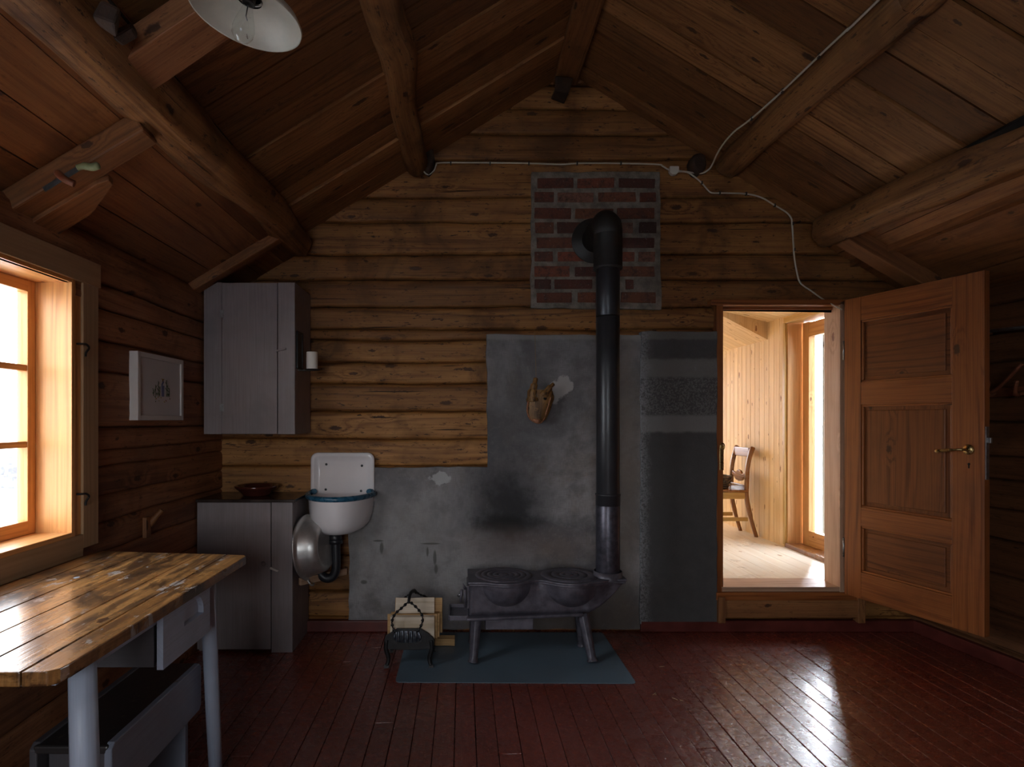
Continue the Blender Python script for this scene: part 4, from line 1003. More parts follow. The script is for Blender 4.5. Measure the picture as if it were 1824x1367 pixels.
# aluminium basin leaning on the cabinet side
ax = Vector((1, -.22, .10)).normalized(); up_ = Vector((0, 0, 1)); s1 = up_.cross(ax).normalized(); s2 = ax.cross(s1); mt = Matrix((s1, s2, ax)).transposed()
c = Vector((-.940, 3.66, .585))
mb = MB().lathe([(.196, -.006), (.200, 0), (.196, .006), (.182, .004), (.172, .02), (.160, .07), (.148, .105), (.132, .120), (.118, .122), (.112, .119), (0, .121)], 'alu', c, mt, 48)
mb.lathe([(.192, .0), (.178, .0), (.168, .02), (.156, .07), (.144, .102), (.128, .115), (0, .117)], 'alu', c, mt, 48)
t = Thing('metal_basin', tuple(c-Vector((0, 0, .19))), 'dented aluminium wash basin leaning against the base cabinet side', 'basin')
t.part('bowl', mb); t.part('handle', MB().tube(smooth_pts([c-Vector((-.01, .06, .185)), c-Vector((-.03, .055, .215)), c-Vector((-.035, .01, .222)), c-Vector((-.01, -.03, .190))], 5), .006, 'alu', 8))

# ------------------------------------------------------------------ table
tz = .82
t = Thing('work_table', (-1.2, 1.85, 0), 'old work table with worn plank top, blue-grey legs and drawer', 'table')
TB = Vector((-1.21, 1.86, tz)); ang = math.radians(-3.0)
mb = MB(); edges = [-1.505, -1.42, -1.30, -1.175, -1.055, -.945, -.857]
nearY = [1.20, 1.205, 1.20, 1.21, 1.215, 1.27]
for i in range(6):
    a, b = edges[i]+.0015, edges[i+1]-.0015
    ya, yb2 = 1.27, 2.49-(a-LX)*.13
    yb3 = 2.49-(b-LX)*.13
    if i == 5: poly = [(a, 1.285), (b-.032, 1.288), (b-.014, 1.305), (b-.011, 1.33), (b, yb3-.02), (b-.012, yb3), (a, yb2)]
    else: poly = [(a, 1.285), (b, 1.285), (b, yb3), (a, yb2)]
    mb.prism(poly, 'tabletop', lambda x, y, d: (x, y, d), tz-.032, tz+R.uniform(-.001, .001), g=1)
t.part('tabletop', mb, .003)
fr = Vector((-.94, 1.42, 0))
def leg(top, bot, w0, w1):
    mb = MB(); d = Vector(bot)-Vector(top); mb.tube([top, Vector(top)+d*.33, Vector(top)+d*.66, bot], [w0, (w0*2+w1)/3, (w0+2*w1)/3, w1], 'bluepaint', 10, nz=.12, seed=top[1]); return mb
t.part('leg', leg((-.923, 1.46, tz-.032), (-.893, 1.43, 0), .031, .033)); t.part('leg', leg((-.950, 2.23, tz-.032), (-.932, 2.27, 0), .030, .024))
t.part('leg', leg((-1.44, 1.46, tz-.032), (-1.46, 1.43, 0), .031, .033)); t.part('leg', leg((-1.44, 2.28, tz-.032), (-1.46, 2.30, 0), .030, .024))
mb = MB(); mb.box((-.935, 1.85, tz-.055), (.022, .72, .045), 'bluepaint', g=1); mb.box((-1.45, 1.85, tz-.08), (.022, .75, .09), 'bluepaint', g=1); mb.box((-1.20, 2.27, tz-.08), (.46, .022, .09), 'bluepaint', g=0); mb.box((-1.19, 1.43, tz-.06), (.46, .022, .055), 'bluepaint', g=0)
t.part('apron', mb, .002)
dy0, dy1, dzb, dzt, dxf = 1.81, 2.145, .607, .782, -.902
mb = MB(); mb.box((dxf-.25, dy0+.010, (dzb+dzt)/2), (.44, .012, dzt-dzb-.012), 'drawerdark', g=0); mb.box((dxf-.25, dy1-.010, (dzb+dzt)/2), (.44, .012, dzt-dzb-.012), 'greypaint', g=0); mb.box((dxf-.25, (dy0+dy1)/2, dzb+.010), (.44, dy1-dy0-.02, .010), 'greypaint'); mb.box((dxf-.47, (dy0+dy1)/2, (dzb+dzt)/2), (.012, dy1-dy0-.02, dzt-dzb-.02), 'greypaint')
dw = t.part('drawer', mb, .001, 'unpainted dark drawer box')
# front with an arched finger recess
yc, zc = 2.02, .690; arch = []
outer = [(dy0, dzb), (dy1, dzb), (dy1, dzt), (dy0, dzt)]
yc = 2.02; zb_ = .690
hole = [(yc-.072, zb_), (yc+.072, zb_)]+[(yc+.072*math.cos(a), zb_+.012+.064*math.sin(a)) for a in [math.pi*k/12 for k in range(13)]]; zc = .72
mb = MB(); bm = bmesh.new()
def loop(pts, x): return [bm.verts.new((x, a, b)) for a, b in pts]
o1 = loop(outer, dxf); h1 = loop(hole, dxf)
e = [bm.edges.new((o1[i], o1[(i+1) % 4])) for i in range(4)]+[bm.edges.new((h1[i], h1[(i+1) % len(h1)])) for i in range(len(h1))]
bmesh.ops.triangle_fill(bm, edges=e, use_beauty=True)
h2 = loop([(yc+(a-yc)*.85, zc+(b-zc)*.85) for a, b in hole], dxf-.014)
for i in range(len(h1)): j = (i+1) % len(h1); bm.faces.new((h1[i], h1[j], h2[j], h2[i]))
bm.faces.new(h2); o2 = loop(outer, dxf-.019)
for i in range(4): bm.faces.new((o1[i], o1[(i+1) % 4], o2[(i+1) % 4], o2[i]))
bm.faces.new(o2); bmesh.ops.recalc_face_normals(bm, faces=bm.faces)
me = bpy.data.meshes.new('drawer_front'); bm.to_mesh(me); bm.free(); uvl = me.uv_layers.new(name='UVMap')
for l in me.loops: co = me.vertices[l.vertex_index].co; uvl.data[l.index].uv = (co.y, co.z+co.x)
me.materials.append(M['bluepaint']); o = bpy.data.objects.new('drawer_front', me); C.collection.objects.link(o); o.parent = dw
for v in me.vertices: v.co -= t.r.location
o['label'] = 'blue-grey drawer front with arched finger recess'
# bench under the table
t = Thing('low_bench', (-1.1, 1.97, 0), 'low bench with dark worn seat and blue-grey side under the table', 'bench')
b0x, b1x, b0y, b1y, bt = -1.215, -.985, 1.69, 2.26, .445
t.part('seat', MB().box(((b0x+b1x)/2, (b0y+b1y)/2, bt-.012), (b1x-b0x-.02, b1y-b0y+.01, .024), 'benchtop', g=1), .006, 'dark worn seat board')
for xx, m_ in ((b1x-.01, 'bluedark'), (b0x+.01, 'drawerdark')):
    mb = MB().prism([(b0y-.005, bt-.155), (b0y+.012, bt-.17), (b1y-.012, bt-.17), (b1y+.005, bt-.155), (b1y+.005, bt-.01), (b1y-.012, bt+.004), (b0y+.012, bt+.004), (b0y-.005, bt-.01)], m_, lambda a, b, d: (d, a, b), xx-.011, xx+.011)
    t.part('side_rail', mb, .004)
for yy in (b0y+.05, b1y-.06): t.part('end_panel', MB().box(((b0x+b1x)/2, yy, (bt-.03)/2), (b1x-b0x-.05, .024, bt-.03), 'drawerdark' if yy < 2 else 'bluedark', g=2), .003)

# ------------------------------------------------------------------ things on the left wall
fy0, fy1, fz0_, fz1_ = 2.765, 3.215, 1.357, 1.677; fx = LX+.042
t = Thing('framed_picture', (fx, 3.0, 1.357), 'white framed drawing of a figure among plants on the left wall', 'picture')
mb = MB(); e_ = .024
for (a, b, c_, d_) in ((fy0, fy0+e_, fz0_, fz1_), (fy1-e_, fy1, fz0_, fz1_), (fy0+e_, fy1-e_, fz0_, fz0_+e_), (fy0+e_, fy1-e_, fz1_-e_, fz1_)): mb.box((fx+.004, (a+b)/2, (c_+d_)/2), (.042, b-a, d_-c_), 'white')
t.part('frame', mb, .0015); pa = t.part('paper', MB().box((fx+.014, (fy0+fy1)/2, (fz0_+fz1_)/2), (.006, fy1-fy0-.02, fz1_-fz0_-.02), 'paper'))
mb = MB(); yc = (fy0+fy1)/2+.015; xp = fx+.0178
def ink(y, z, dy, dz, k, w=.004): mb.bar((xp, y, z), (xp, y+dy, z+dz), w, .0012, 'ink%d' % k, up=(1, 0, 0))
for i, (a, h_) in enumerate([(-.085, .03), (-.065, .055), (-.045, .075), (-.028, .05), (.04, .085), (.055, .06), (.07, .045)]):
    ink(yc+a, 1.475, R.uniform(-.006, .006), h_, 0, .0035)
    for k in range(3): ink(yc+a, 1.48+h_*k/3, R.choice([-1, 1])*.011, .012, 0, .0025)
for k in range(4): ink(yc-.006+k*.006, 1.475, (k-1.5)*.002, .055, 1, .006)
ink(yc-.008, 1.53, .018, .022, 1, .012); ink(yc+.002, 1.548, .003, .013, 3, .011); ink(yc-.01, 1.562, .026, 0, 2, .004)
for k in range(12): ink(yc+R.uniform(-.08, .08), R.uniform(1.445, 1.47), R.uniform(-.012, .012), .003, R.choice([2, 2, 3, 0]), .004)
t.part('drawing', mb, 0, None, pa)
mb = MB(); q = P(252, 925, 2.98); q.x = LX+.03; mb.tube(smooth_pts([q+Vector((-.04, 0, -.05)), q+Vector((.0, .0, 0)), q+Vector((.035, .01, .045))], 4), [.016]*5+[.013]*4, 'rafter', 10); mb.box(q+Vector((-.02, -.03, -.035)), (.02, .045, .10), 'log_side')
solo('wooden_peg', mb, 'small wooden peg on the left wall between window and cabinet', 'peg', .002, loc=tuple(q))

# ------------------------------------------------------------------ things on the right wall
def rw(px, py): # point on the right wall seen at a pixel
    k_ = (px-825)/F; y = (RWX0-RWS*BY)/(k_-RWS); return P(px, py, y-.05)
t = Thing('coat_hook_rack', tuple(rw(1800, 690)), 'reddish carved wooden hook rack on the right wall beside the door', 'coat rack')
a, b = rw(1752, 701), rw(1900, 690); mb = MB().bar(a+Vector((.03, 0, 0)), b+Vector((.03, 0, 0)), .02, .05, 'antler'); t.part('board', mb, .004)
for px in (1772, 1822, 1872):
    q = rw(px, 700); d = Vector((-1, 0, 0)); t.part('hook', MB().tube(smooth_pts([q, q+Vector((-.03, 0, -.01)), q+Vector((-.06, -.02, .005)), q+Vector((-.075, -.05, .06))], 5), [.012]*10+[.009]*5+[.006], 'antler', 10))
q0, q1, q2 = rw(1776, 700), rw(1800, 690), rw(1838, 648); t.part('branch', MB().tube(smooth_pts([q0+Vector((-.04, 0, 0)), q1+Vector((-.06, 0, 0)), q2+Vector((-.05, 0, 0))], 5), [.009]*11, 'antler', 10))
mb = MB().tube([rw(1745, 593)+Vector((-.02, 0, 0)), rw(1950, 570)+Vector((-.02, 0, 0))], .009, 'zinc', 12); mb.box(rw(1860, 580)+Vector((.02, 0, 0)), (.07, .02, .03), 'rafter'); mb.box(rw(1748, 592)+Vector((.02, 0, 0)), (.07, .02, .03), 'rafter')
solo('clothes_rail', mb, 'thin metal clothes rail on the right wall above the hooks', 'rail', loc=tuple(rw(1800, 585)))

# ------------------------------------------------------------------ stove
t = Thing('cast_iron_stove', (.45, 3.5, .004), 'low black cast iron stove with two round hotplates on splayed legs', 'stove')
c1, c2, cp = (.236, 3.52), (.619, 3.52), (.841, 3.50)
zt = .452
def outline(x):
    h = 0
    h = max(h, math.sqrt(max(0, .192**2-(x-c1[0])**2))); h = max(h, math.sqrt(max(0, .190**2-(x-c2[0])**2)))
    if x < c1[0]: h = max(h, .155)
    if .2 < x < .66: h = max(h, .105)
    if x > c2[0]: h = max(h, .12*(1-(x-c2[0])/.45)+.055) if x < cp[0] else max(h, .0)
    if x >= cp[0]-.03: h = max(min(.093, h if x < cp[0] else 9), math.sqrt(max(0, .092**2-(x-cp[0])**2)))
    return h
def hsm(x):
    return sum(outline(max(.026, min(.932, x+d))) for d in (-.02, -.01, 0, .01, .02))/5 if .05 < x < .90 else outline(x)
xs_ = [.026]+[.04+.02*i for i in range(44)]+[.915, .925, .932]
front = [(x, 3.515-hsm(x)) for x in xs_]; back = [(x, 3.515+hsm(x)) for x in xs_]
poly = front+back[::-1]
def platef(a, b, d): return (a, b, d)
mb = MB().prism(poly, 'iron', platef, zt-.014, zt, smooth=True); mb.prism([(.45+(a-.45)*.985, 3.515+(b-3.515)*.96) for a, b in poly], 'iron', platef, zt-.026, zt-.014, smooth=True)
t.part('top_plate', mb, .003)
# body: wall loft
def sect(x):      # half width top, half width bottom, z bottom
    if x < .70: wb = .130-(x-.03)/.67*.055; return min(hsm(x)-.014, wb+.004), wb, .258
    f_ = (x-.70)/.22; return max(.02, hsm(x)-.012), .083-.02*f_, .258+.17*f_**1.6
mb = MB(); N_ = 9; xs2 = [.035+.0178*i for i in range(51)]; b0 = len(mb.v)
for x in xs2:
    ht, hb, zb = sect(min(x, .918))
    for sgn in (-1, 1):
        for k in range(N_):
            f_ = k/(N_-1); z = zb+(zt-.02-zb)*f_; mb.v.append(Vector((x, 3.515+sgn*(hb+(ht-hb)*f_**2.2), z)))
for i in range(len(xs2)-1):
    a, b = b0+i*2*N_, b0+(i+1)*2*N_
    for k in range(N_-1):
        for o_ in (0, N_): mb.face([a+o_+k, b+o_+k, b+o_+k+1, a+o_+k+1], [(0, 0)]*4, 'iron', True)
    mb.face([a, b, b+N_, a+N_], [(0, 0)]*4, 'iron', True)
for a in (b0, b0+(len(xs2)-1)*2*N_): mb.face([a+k for k in range(N_)]+[a+N_+k for k in range(N_)][::-1], [(0, 0)]*(2*N_), 'iron')
for cc, rr, dz in ((c1, .183, .168), (c2, .180, .160)):
    mb.lathe([(rr*math.cos(a), -dz*math.sin(a)) for a in [HP*k/10 for k in range(11)]], 'iron', (cc[0], cc[1], zt-.022), None, 40)
t.part('body', mb)
mb = MB(); ybf = lambda x: 3.515-(.168-(x-.03)/.67*.085)
lo = [(x, ybf(x)-.010) for x in [.02+.035*i for i in range(20)]]; lp = lo+[(x, 3.515+(3.515-y)) for x, y in lo[::-1]]
mb.prism(lp, 'iron', platef, .240, .258, smooth=True); t.part('base_plate', mb, .005)
for cc, nm in ((c1, 4), (c2, 2)):
    pr = []; rs = [.166, .132, .098, .064, .03, 0] if nm == 4 else [.166, .105, .058, .024, 0]
    for i in range(len(rs)-1):
        a, b = rs[i], rs[i+1]; pr += [(a, -.002), (a-.0015, .0045), ((a+b)/2, .006), (b+.003 if b else 0, .0045)]
        if b: pr += [(b+.0015, -.001)]
    t.part('hotplate', MB().lathe(pr, 'iron', (cc[0], cc[1], zt), None, 56), 0)
t.part('pipe_socket', MB().lathe([(.078, .03), (.082, .03), (.084, .0), (.09, -.012)], 'iron', (cp[0], cp[1], zt), None, 36))
def sleg(top, bot):
    top, bot = Vector(top), Vector(bot); pts = [top.lerp(bot, f_) for f_ in (0, .04, .3, .6, .85, .94, .97, 1)]
    return MB().tube(pts, [.036, .034, .031, .028, .026, .026, .031, .031], 'iron', 8, up=(1, .6, 0))
for a, b in (((.075, 3.405, .242), (.055, 3.355, .006)), ((.075, 3.63, .242), (.058, 3.655, .006)), ((.688, 3.462, .242), (.722, 3.36, .006)), ((.688, 3.57, .242), (.712, 3.61, .006))): t.part('leg', sleg(a, b), .003)
mb = MB(); tb = .237
mb.box((-.022, 3.485, tb), (.105, .22, .008), 'iron')
for (x0, x1, y0, y1) in ((-.078, .03, 3.372, 3.382), (-.078, .03, 3.588, 3.598), (-.083, -.073, 3.38, 3.59)): mb.box(((x0+x1)/2, (y0+y1)/2, tb+.010), (x1-x0, y1-y0, .028), 'iron')
t.part('ash_shelf', mb, .003)
fd = t.part('firebox_door', MB().box((.028, 3.505, .355), (.014, .20, .13), 'iron'), .004)
mb = MB(); mb.tube([(.012, 3.40, .30), (.012, 3.40, .405)], .007, 'iron', 8); mb.tube([(.012, 3.40, .405), (.004, 3.398, .42), (.0, 3.397, .435)], [.009, .006, .003], 'iron', 8); mb.tube([(.0, 3.44, .36), (-.018, 3.44, .362), (-.03, 3.44, .35)], [.007, .006, .008], 'zinc', 8); mb.tube([(-.008, 3.40, .40), (-.014, 3.40, .33)], [.009, .006], 'iron', 8)
t.part('latch', mb, 0, None, fd)
t.part('ash_drawer', MB().box((.26, 3.46, .208), (.27, .14, .062), 'iron'), .003)
# stovepipe
t = Thing('stovepipe', (cp[0], cp[1], zt), 'tall matte black stovepipe rising from the stove to the brick panel', 'stovepipe')
pc = lambda z0, z1, r_, m_, sg=40: MB().tube([(cp[0], cp[1], z0), (cp[0], cp[1], z1)], r_, m_, sg)
t.part('lower_pipe', pc(zt+.004, .865, .069, 'pipe2'), .002, 'greyer worn lower pipe section')
t.part('joint_collar', MB().lathe([(.068, 0), (.0705, .002), (.0705, .058), (.073, .060), (.073, .068), (.068, .070)], 'pipe', (cp[0], cp[1], .862), None, 40))
t.part('upper_pipe', pc(.93, 1.957, .0675, 'pipe'), .002); t.part('upper_pipe', pc(1.960, 2.26, .0675, 'pipe'), .002)
t.part('sleeve', MB().lathe([(.068, 0), (.083, .0), (.084, .012), (.082, .016), (.082, .20)], 'elbow', (cp[0], cp[1], 2.233), None, 40))
ez = 2.51; rr = .082
mb = MB().tube([(cp[0], cp[1], 2.42), (cp[0], cp[1]+.0, 2.455), (cp[0], cp[1]+.018, 2.492), (cp[0], cp[1]+.052, 2.512), (cp[0], cp[1]+.10, ez+.002), (cp[0], BY-.03, ez)], [rr, rr*1.0, rr*1.0, rr, rr, rr], 'elbow', 40)
t.part('elbow', mb)
t.part('wall_flange', MB().lathe([(.08, .018), (.088, .018), (.095, .006), (.142, .004), (.145, .0), (.145, -.004)], 'elbow', (cp[0], YF-.024, ez), Matrix.Rotation(HP, 3, 'X'), 48))

# mat
mb = MB(); pm = [(-.351, 3.11), (.892, 3.094), (.887, 3.84), (-.351, 3.84)]
def rounded(poly, r, n=5):
    out = []
    for i in range(len(poly)):
        p, a, b = Vector(poly[i]), Vector(poly[i-1]), Vector(poly[(i+1) % len(poly)]); u1 = (a-p).normalized(); u2 = (b-p).normalized()
        for k in range(n+1): t_ = k/n; q = (1-t_)**2*(p+u1*r)+2*t_*(1-t_)*p+t_*t_*(p+u2*r); out.append((q.x, q.y))
    return out
mb.prism(rounded(pm, .03), 'mat', platef, .0005, .004); solo('stove_mat', mb, 'flat steel-blue protective mat on the floor under the stove', 'mat', .001, loc=(.27, 3.45, 0))

# ------------------------------------------------------------------ firewood rack
rx, ry = -.298, 3.31
t = Thing('firewood_rack', (rx, 3.42, 0), 'small black cast iron log cradle with twisted handles left of the stove', 'firewood rack')
def endplate(y, seed):
    mb = MB()
    prof = [(-.135, .155), (-.128, .175), (-.105, .185), (-.085, .20), (-.065, .212), (.065, .212), (.085, .20), (.11, .183), (.130, .165), (.140, .15), (.138, .115), (.115, .10), (.06, .095), (-.06, .095), (-.115, .10), (-.137, .115)]
    mb.prism(prof, 'blackiron', lambda a, b, d: (rx+a, d, b), y-.006, y+.006); return mb
t.part('end_plate', endplate(ry, 0), .002); t.part('end_plate', endplate(3.53, 1), .002)
mb = MB().box((rx, 3.42, .115), (.24, .22, .012), 'blackiron'); mb.box((rx-.115, 3.42, .13), (.012, .22, .04), 'blackiron', Matrix.Rotation(-.5, 3, 'Y')); mb.box((rx+.115, 3.42, .13), (.012, .22, .04), 'blackiron', Matrix.Rotation(.5, 3, 'Y')); t.part('cradle', mb, .002)
mb = MB()
for k in range(13):
    a = -math.pi/2+math.pi*k/12
prof = []
b0 = len(mb.v); cols_ = 40
for i in range(cols_+1):
    s_ = -1+2*i/cols_; x_ = rx-.008+.077*s_; hh = .030*math.sqrt(max(0, 1-s_**4))+.002; dd = .007+.006*math.cos(s_*math.pi*6.5)
    for k in range(7): f_ = -1+2*k/6; mb.v.append(Vector((x_, ry-.008-dd*math.sqrt(max(0, 1-f_*f_))*1.0, .168+hh*f_)))
for i in range(cols_):
    for k in range(6): mb.face([b0+i*7+k, b0+(i+1)*7+k, b0+(i+1)*7+k+1, b0+i*7+k+1], [(0, 0)]*4, 'shell', True)
t.part('shell_ornament', mb, 0, 'silvery fluted shell ornament')
for s_ in (-1, 1):
    for yy in (ry, 3.53):
        t.part('leg', MB().tube(smooth_pts([(rx+s_*.122, yy, .15), (rx+s_*.126, yy, .10), (rx+s_*.112, yy, .045), (rx+s_*.122, yy-.006, .008), (rx+s_*.122, yy-.016, .008)], 4), [.013]*8+[.011]*6+[.014]*3, 'blackiron', 8, sy=1.0))
def twist(pts, r_):
    pts = smooth_pts(pts, 10); mb = MB(); a = []; n = len(pts); L = 0
    # a square bar twisted about its own axis
    b0 = len(mb.v); ref = Vector((0, 1, 0))
    for i, p in enumerate(pts):
        d = (pts[min(i+1, n-1)]-pts[max(i-1, 0)]).normalized(); q = (ref-d*ref.dot(d)).normalized(); r2 = d.cross(q)
        if i: L += (pts[i]-pts[i-1]).length
        for k in range(4):
            th = L*110+k*HP; rk = r_ if k % 2 == 0 else r_*.45; mb.v.append(p+(q*math.cos(th)+r2*math.sin(th))*rk)
    for i in range(n-1):
        for k in range(4): mb.face([b0+i*4+k, b0+i*4+(k+1) % 4, b0+(i+1)*4+(k+1) % 4, b0+(i+1)*4+k], [(0, 0)]*4, 'blackiron')
    return mb
Pr = lambda px, py, y=3.29: P(px, py, y)
hp = [Pr(703, 1128), Pr(698, 1110), Pr(703, 1095), Pr(716, 1083), Pr(727, 1073, 3.30)]
t.part('handle', twist(hp, .0085)); t.part('handle', twist([Pr(743, 1127), Pr(751, 1112), Pr(752, 1098), Pr(743, 1084), Pr(731, 1073, 3.30)], .0085))
t.part('handle_grip', MB().tube(smooth_pts([Pr(728, 1075, 3.30), Pr(729, 1066, 3.32), Pr(732, 1056, 3.36), Pr(738, 1052, 3.42), Pr(741, 1056, 3.50)], 5), .0085, 'blackiron', 10))
t.part('handle', twist([Pr(739, 1053, 3.43), Pr(748, 1060, 3.47), Pr(757, 1063, 3.50), Pr(766, 1070, 3.52)], .0075)); t.part('handle', twist([Pr(739, 1053, 3.43), Pr(728, 1060, 3.47), Pr(715, 1068, 3.52)], .0075))
def log(corners, x0, x1, m, label, twist_=0.0):
    mb = MB(); n = len(corners); b0 = len(mb.v); K = 7; ou = R.random()*20
    for i in range(K):
        f_ = i/(K-1); x = x0+(x1-x0)*f_
        for k, (y, z) in enumerate(corners): mb.v.append(Vector((x+.006*nz(k*3, ou) * (1 if i in (0, K-1) else 0), y+.004*nz(x*14, k*2+ou)+twist_*(f_-.5), z+.004*nz(x*14, k*2+9+ou)+twist_*.6*(f_-.5))))
    for i in range(K-1):
        for k in range(n): j = (k+1) % n; mb.face([b0+i*n+k, b0+i*n+j, b0+(i+1)*n+j, b0+(i+1)*n+k], [(x0+(x1-x0)*i/(K-1)+ou, k*.08), (x0+(x1-x0)*i/(K-1)+ou, k*.08+.07), (x0+(x1-x0)*(i+1)/(K-1)+ou, k*.08+.07), (x0+(x1-x0)*(i+1)/(K-1)+ou, k*.08)], m)
    for a in (0, (K-1)*n): mb.face([b0+a+k for k in range(n)], [(corners[k][0]*1, corners[k][1]*1) for k in range(n)], m)
    return solo('firewood_log', mb, label, 'firewood', .0015, 'split logs in the cradle', loc=(x0, corners[0][0], corners[0][1]))
log([(3.325, .135), (3.345, .262), (3.375, .265), (3.37, .130)], -.405, -.16, 'firewood', 'broad pale split log at the front of the cradle, behind the shell')
log([(3.379, .130), (3.383, .268), (3.402, .262), (3.40, .130)], -.425, -.145, 'barkwood', 'yellowish split log sandwiched behind the front log')
log([(3.386, .272), (3.43, .345), (3.462, .338), (3.44, .268)], -.385, -.165, 'firewood', 'pale split log highest on the cradle stack')
log([(3.405, .130), (3.408, .265), (3.44, .264), (3.47, .19), (3.46, .130)], -.41, -.135, 'barkwood', 'orange-brown split log in the middle of the cradle')
log([(3.478, .130), (3.476, .19), (3.445, .262), (3.468, .333), (3.512, .320), (3.520, .130)], -.39, -.120, 'barkwood', 'brown split log at the back of the cradle against the render')
log([(3.60, .075), (3.60, .115), (3.64, .125), (3.66, .085)], -.21, -.05, 'barkwood', 'short splintered log low behind the cradle on its right')
bpy.data.objects['firewood_log.005'].location.z -= .068
# splinters on the floor
for px, py, a in ((1175, 1190, .3), (1163, 1240, .8), (1207, 1249, 2.2), (1228, 1217, 1.2)):
    s_ = (py-748)/H; y = F/s_; x = (px-825)/s_; mb = MB().bar((x, y, .0045), (x+.03*math.cos(a), y+.03*math.sin(a), .004), .003, .002, 'chip'); mb.bar((x+.01, y, .0045), (x+.012+.012*math.sin(a), y+.012*math.cos(a), .004), .002, .002, 'chip')
    solo('wood_splinter', mb, {1175: 'tiny pale splinter on the red floor, nearest the mat corner', 1163: 'tiny forked splinter on the red floor right of the mat front', 1207: 'longest thin splinter lying on the red floor', 1228: 'tiny splinter on the red floor, farthest right of the four'}[px], 'splinter', loc=(x, y, .004))

# ------------------------------------------------------------------ dried fish head
c = P(962, 712, 3.80)
t = Thing('dried_fish_head', tuple(c), 'dried brown fish head hanging on a string against the grey render', 'fish head')
cy = [(-.30, -.048, .014), (-.25, -.070, .032), (-.12, -.062, .053), (0, -.035, .064), (.10, -.01, .062), (.16, -.0, .060), (.20, .01, .058)]
mb = MB(); prof_ = [(753, 957, 13), (748, 957, 26), (742, 957, 34), (735, 958, 38), (728, 960, 41), (720, 961, 44), (712, 962, 46), (706, 963, 45), (700, 963, 44), (695, 963, 40)]
b0 = len(mb.v); sg = 18; rows_ = []
for py, px, wd in prof_:
    for k in range(sg):
        a = 2*math.pi*k/sg; p = P(px+wd/2*math.cos(a)*(1+.06*math.sin(a*5)), py, 3.80); p.y -= .030*math.sin(a)*(1+.15*math.sin(a*7)); q_ = mn.noise(Vector((p.x*45, p.z*22, p.y*40)))*.007; mb.v.append(p+Vector((q_, -abs(q_)*1.5, 0)))
for i in range(len(prof_)-1):
    for k in range(sg): mb.face([b0+i*sg+k, b0+i*sg+(k+1) % sg, b0+(i+1)*sg+(k+1) % sg, b0+(i+1)*sg+k], [((prof_[i][0])*.004, k*.012), ((prof_[i][0])*.004, k*.012+.012), (prof_[i+1][0]*.004, k*.012+.012), (prof_[i+1][0]*.004, k*.012)], 'fish', True)
t.part('head', mb)
jw = t.part('upper_jaw', MB().tube(smooth_pts([P(950, 715, 3.795), P(949, 700, 3.79), P(952, 686, 3.79), P(955, 673, 3.80)], 5), [.036]*3+[.029]*4+[.021]*4+[.013]*4+[.003], 'fish', 14, sy=1.0, nz=.35))
t.part('lower_jaw', MB().tube(smooth_pts([P(966, 705, 3.785), P(974, 696, 3.78), P(980, 689, 3.785), P(986, 684, 3.80)], 5), [.030]*4+[.020]*6+[.012]*5+[.004], 'fish', 14, nz=.35))
t.part('gill_edge', MB().tube(smooth_pts([P(941, 715, 3.78), P(939, 733, 3.78), P(946, 748, 3.785), P(958, 754, 3.78), P(967, 750, 3.785), P(974, 732, 3.78), P(981, 708, 3.78)], 5), .0045, 'fishend', 8))
t.part('cut_flesh', MB().tube([P(949, 748, 3.77), P(957, 750, 3.765), P(963, 748, 3.77)], [.010, .015, .008], 'fishend', 10, nz=.5))
t.part('eye', MB().lathe([(0, .004), (.006, .003), (.009, 0), (.011, -.004)], 'dark', P(971, 710, 3.765), Matrix.Rotation(HP, 3, 'X'), 14))
t.part('string', MB().tube([P(955, 674, 3.80), P(954, 640, 3.82), P(952.5, 588, 3.868)], .0013, 'twine', 6)); 

# ------------------------------------------------------------------ lamp
lc = Vector((-.597, 1.655, 2.47)); ax = Matrix.Rotation(math.radians(11), 3, 'Y')
t = Thing('ceiling_lamp', tuple(lc), 'white enamel lamp shade with a clear bulb hanging at the upper left', 'lamp')
t.part('shade', MB().lathe([(.030, .050), (.045, .048), (.10, .036), (.135, .016), (.148, .0), (.151, -.003), (.152, .002), (.138, .022), (.10, .042), (.045, .056), (.032, .056)], 'lampshade', lc, ax, 64))
mb = MB().lathe([(.034, .044), (.036, .06), (.034, .095), (.022, .11), (.0, .112)], 'blackiron', lc, ax, 28); mb.lathe([(0, .060), (.018, .060), (.018, .035), (.015, .035), (.0, .04)], 'blackiron', lc, ax, 20); sk = t.part('socket', mb)
t.part('bulb', MB().lathe([(.013, .038), (.014, .025), (.018, .008), (.0265, -.018), (.030, -.036), (.0285, -.053), (.020, -.066), (.009, -.0725), (0, -.074)], 'bulb', lc, ax, 28), 0, None, sk)
t.part('filament', MB().tube([lc+ax @ Vector(p) for p in ((0, 0, .03), (0, 0, 0), (.006, 0, -.012))], .0016, 'zinc', 6), 0, None, sk)
t.part('cord', MB().tube([lc+ax @ Vector((0, 0, .108)), lc+Vector((.024, .0, .2)), lc+Vector((.026, 0, roofz(-.57)-2.47))], .003, 'dark', 8))

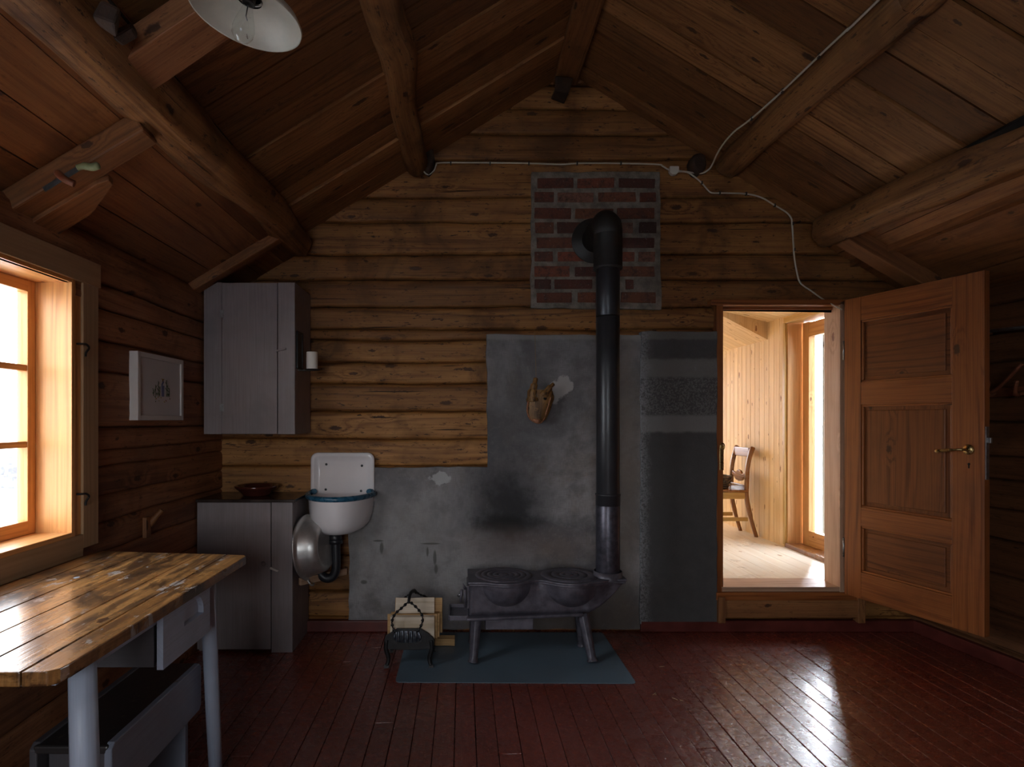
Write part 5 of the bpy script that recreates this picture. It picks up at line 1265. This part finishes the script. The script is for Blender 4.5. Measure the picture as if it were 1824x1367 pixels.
# ------------------------------------------------------------------ cables
yc_ = BY-.035
pts1 = [P(753.7, 262, yc_-.03), P(752, 285, yc_-.09), P(753, 302, yc_-.06), P(762, 311, yc_), P(773, 304, yc_), P(777, 294, yc_), P(786, 290, yc_), P(860, 290, yc_), P(942, 291, yc_), P(999, 293, yc_), P(1030, 291, yc_), P(1100, 291, yc_), P(1170, 293, yc_), P(1180, 296, yc_), P(1190, 302, yc_), P(1196, 303, yc_)]
def cable(pts, label, k=4):
    mb = MB().tube(smooth_pts(pts, k), .0052, 'cable', 8); return solo('electric_cable', mb, label, 'cable', loc=tuple(pts[0]))
cb = cable(pts1, 'cream cable running level across the gable wall to the junction box')
def clip(o, p):
    c_ = MB().box(Vector(p)-o.location, (.009, .016, .020), 'clip').build('clip', o)
for px in (803, 873, 942, 1028, 1106): clip(cb, P(px, 291, yc_))
zc_ = 2.985
s = lambda px, py: xy(px, py, zc_)
pts2 = [P(1206, 304, yc_), P(1222, 306, yc_), P(1248, 309, yc_-.03), P(1260, 304, yc_-.07), P(1268, 295, 3.76)]
far = [(1282, 266), (1306, 236), (1339, 211), (1394, 162), (1459, 99.7), (1510, 52), (1565, 0)]
pts2 += [xy(a, b, 2.93+.06*min(1, i/2)) for i, (a, b) in enumerate(far)]+[Vector((1.64, .6, 2.99)), Vector((1.66, -.5, 2.99))]
cb = cable(pts2, 'cream cable climbing along the right roof log from the junction box')
for a, b in ((1339, 211), (1394, 162), (1459, 99.7)): clip(cb, xy(a, b, 2.99))
pts3 = [P(1206, 306, yc_), P(1224, 307, yc_), P(1237, 315, yc_), P(1250, 326, yc_), P(1259, 337, yc_), P(1268, 343.6, yc_), P(1290, 344, yc_), P(1329, 345.5, yc_), P(1356, 352, yc_), P(1380, 366, yc_), P(1400, 378, yc_), P(1409, 388, yc_), P(1411, 399, yc_), P(1413, 430, yc_), P(1415, 460, yc_), P(1422.6, 498, yc_), P(1432, 510, yc_), P(1444, 518, yc_), P(1470, 536, yc_-.01), P(1500, 552, yc_-.03)]
cb = cable(pts3, 'cream cable dropping from the junction box to the door frame corner')
for a, b in ((1250, 326), (1282, 344), (1329, 345.5), (1380, 366), (1412, 399), (1415, 445)): clip(cb, P(a, b, yc_))
mb = MB(); c_ = P(1200, 304, yc_-.002); mb.prism(rounded([(-.03, .024), (-.03, -.012), (-.012, -.03), (.012, -.03), (.03, -.012), (.03, .024)], .008), 'cable', lambda a, b, d: (c_.x+a, c_.y+d, c_.z+b), -.015, .018)
solo('junction_box', mb, 'small cream junction box on the gable wall above the bricks', 'junction box', .003, loc=tuple(c_))
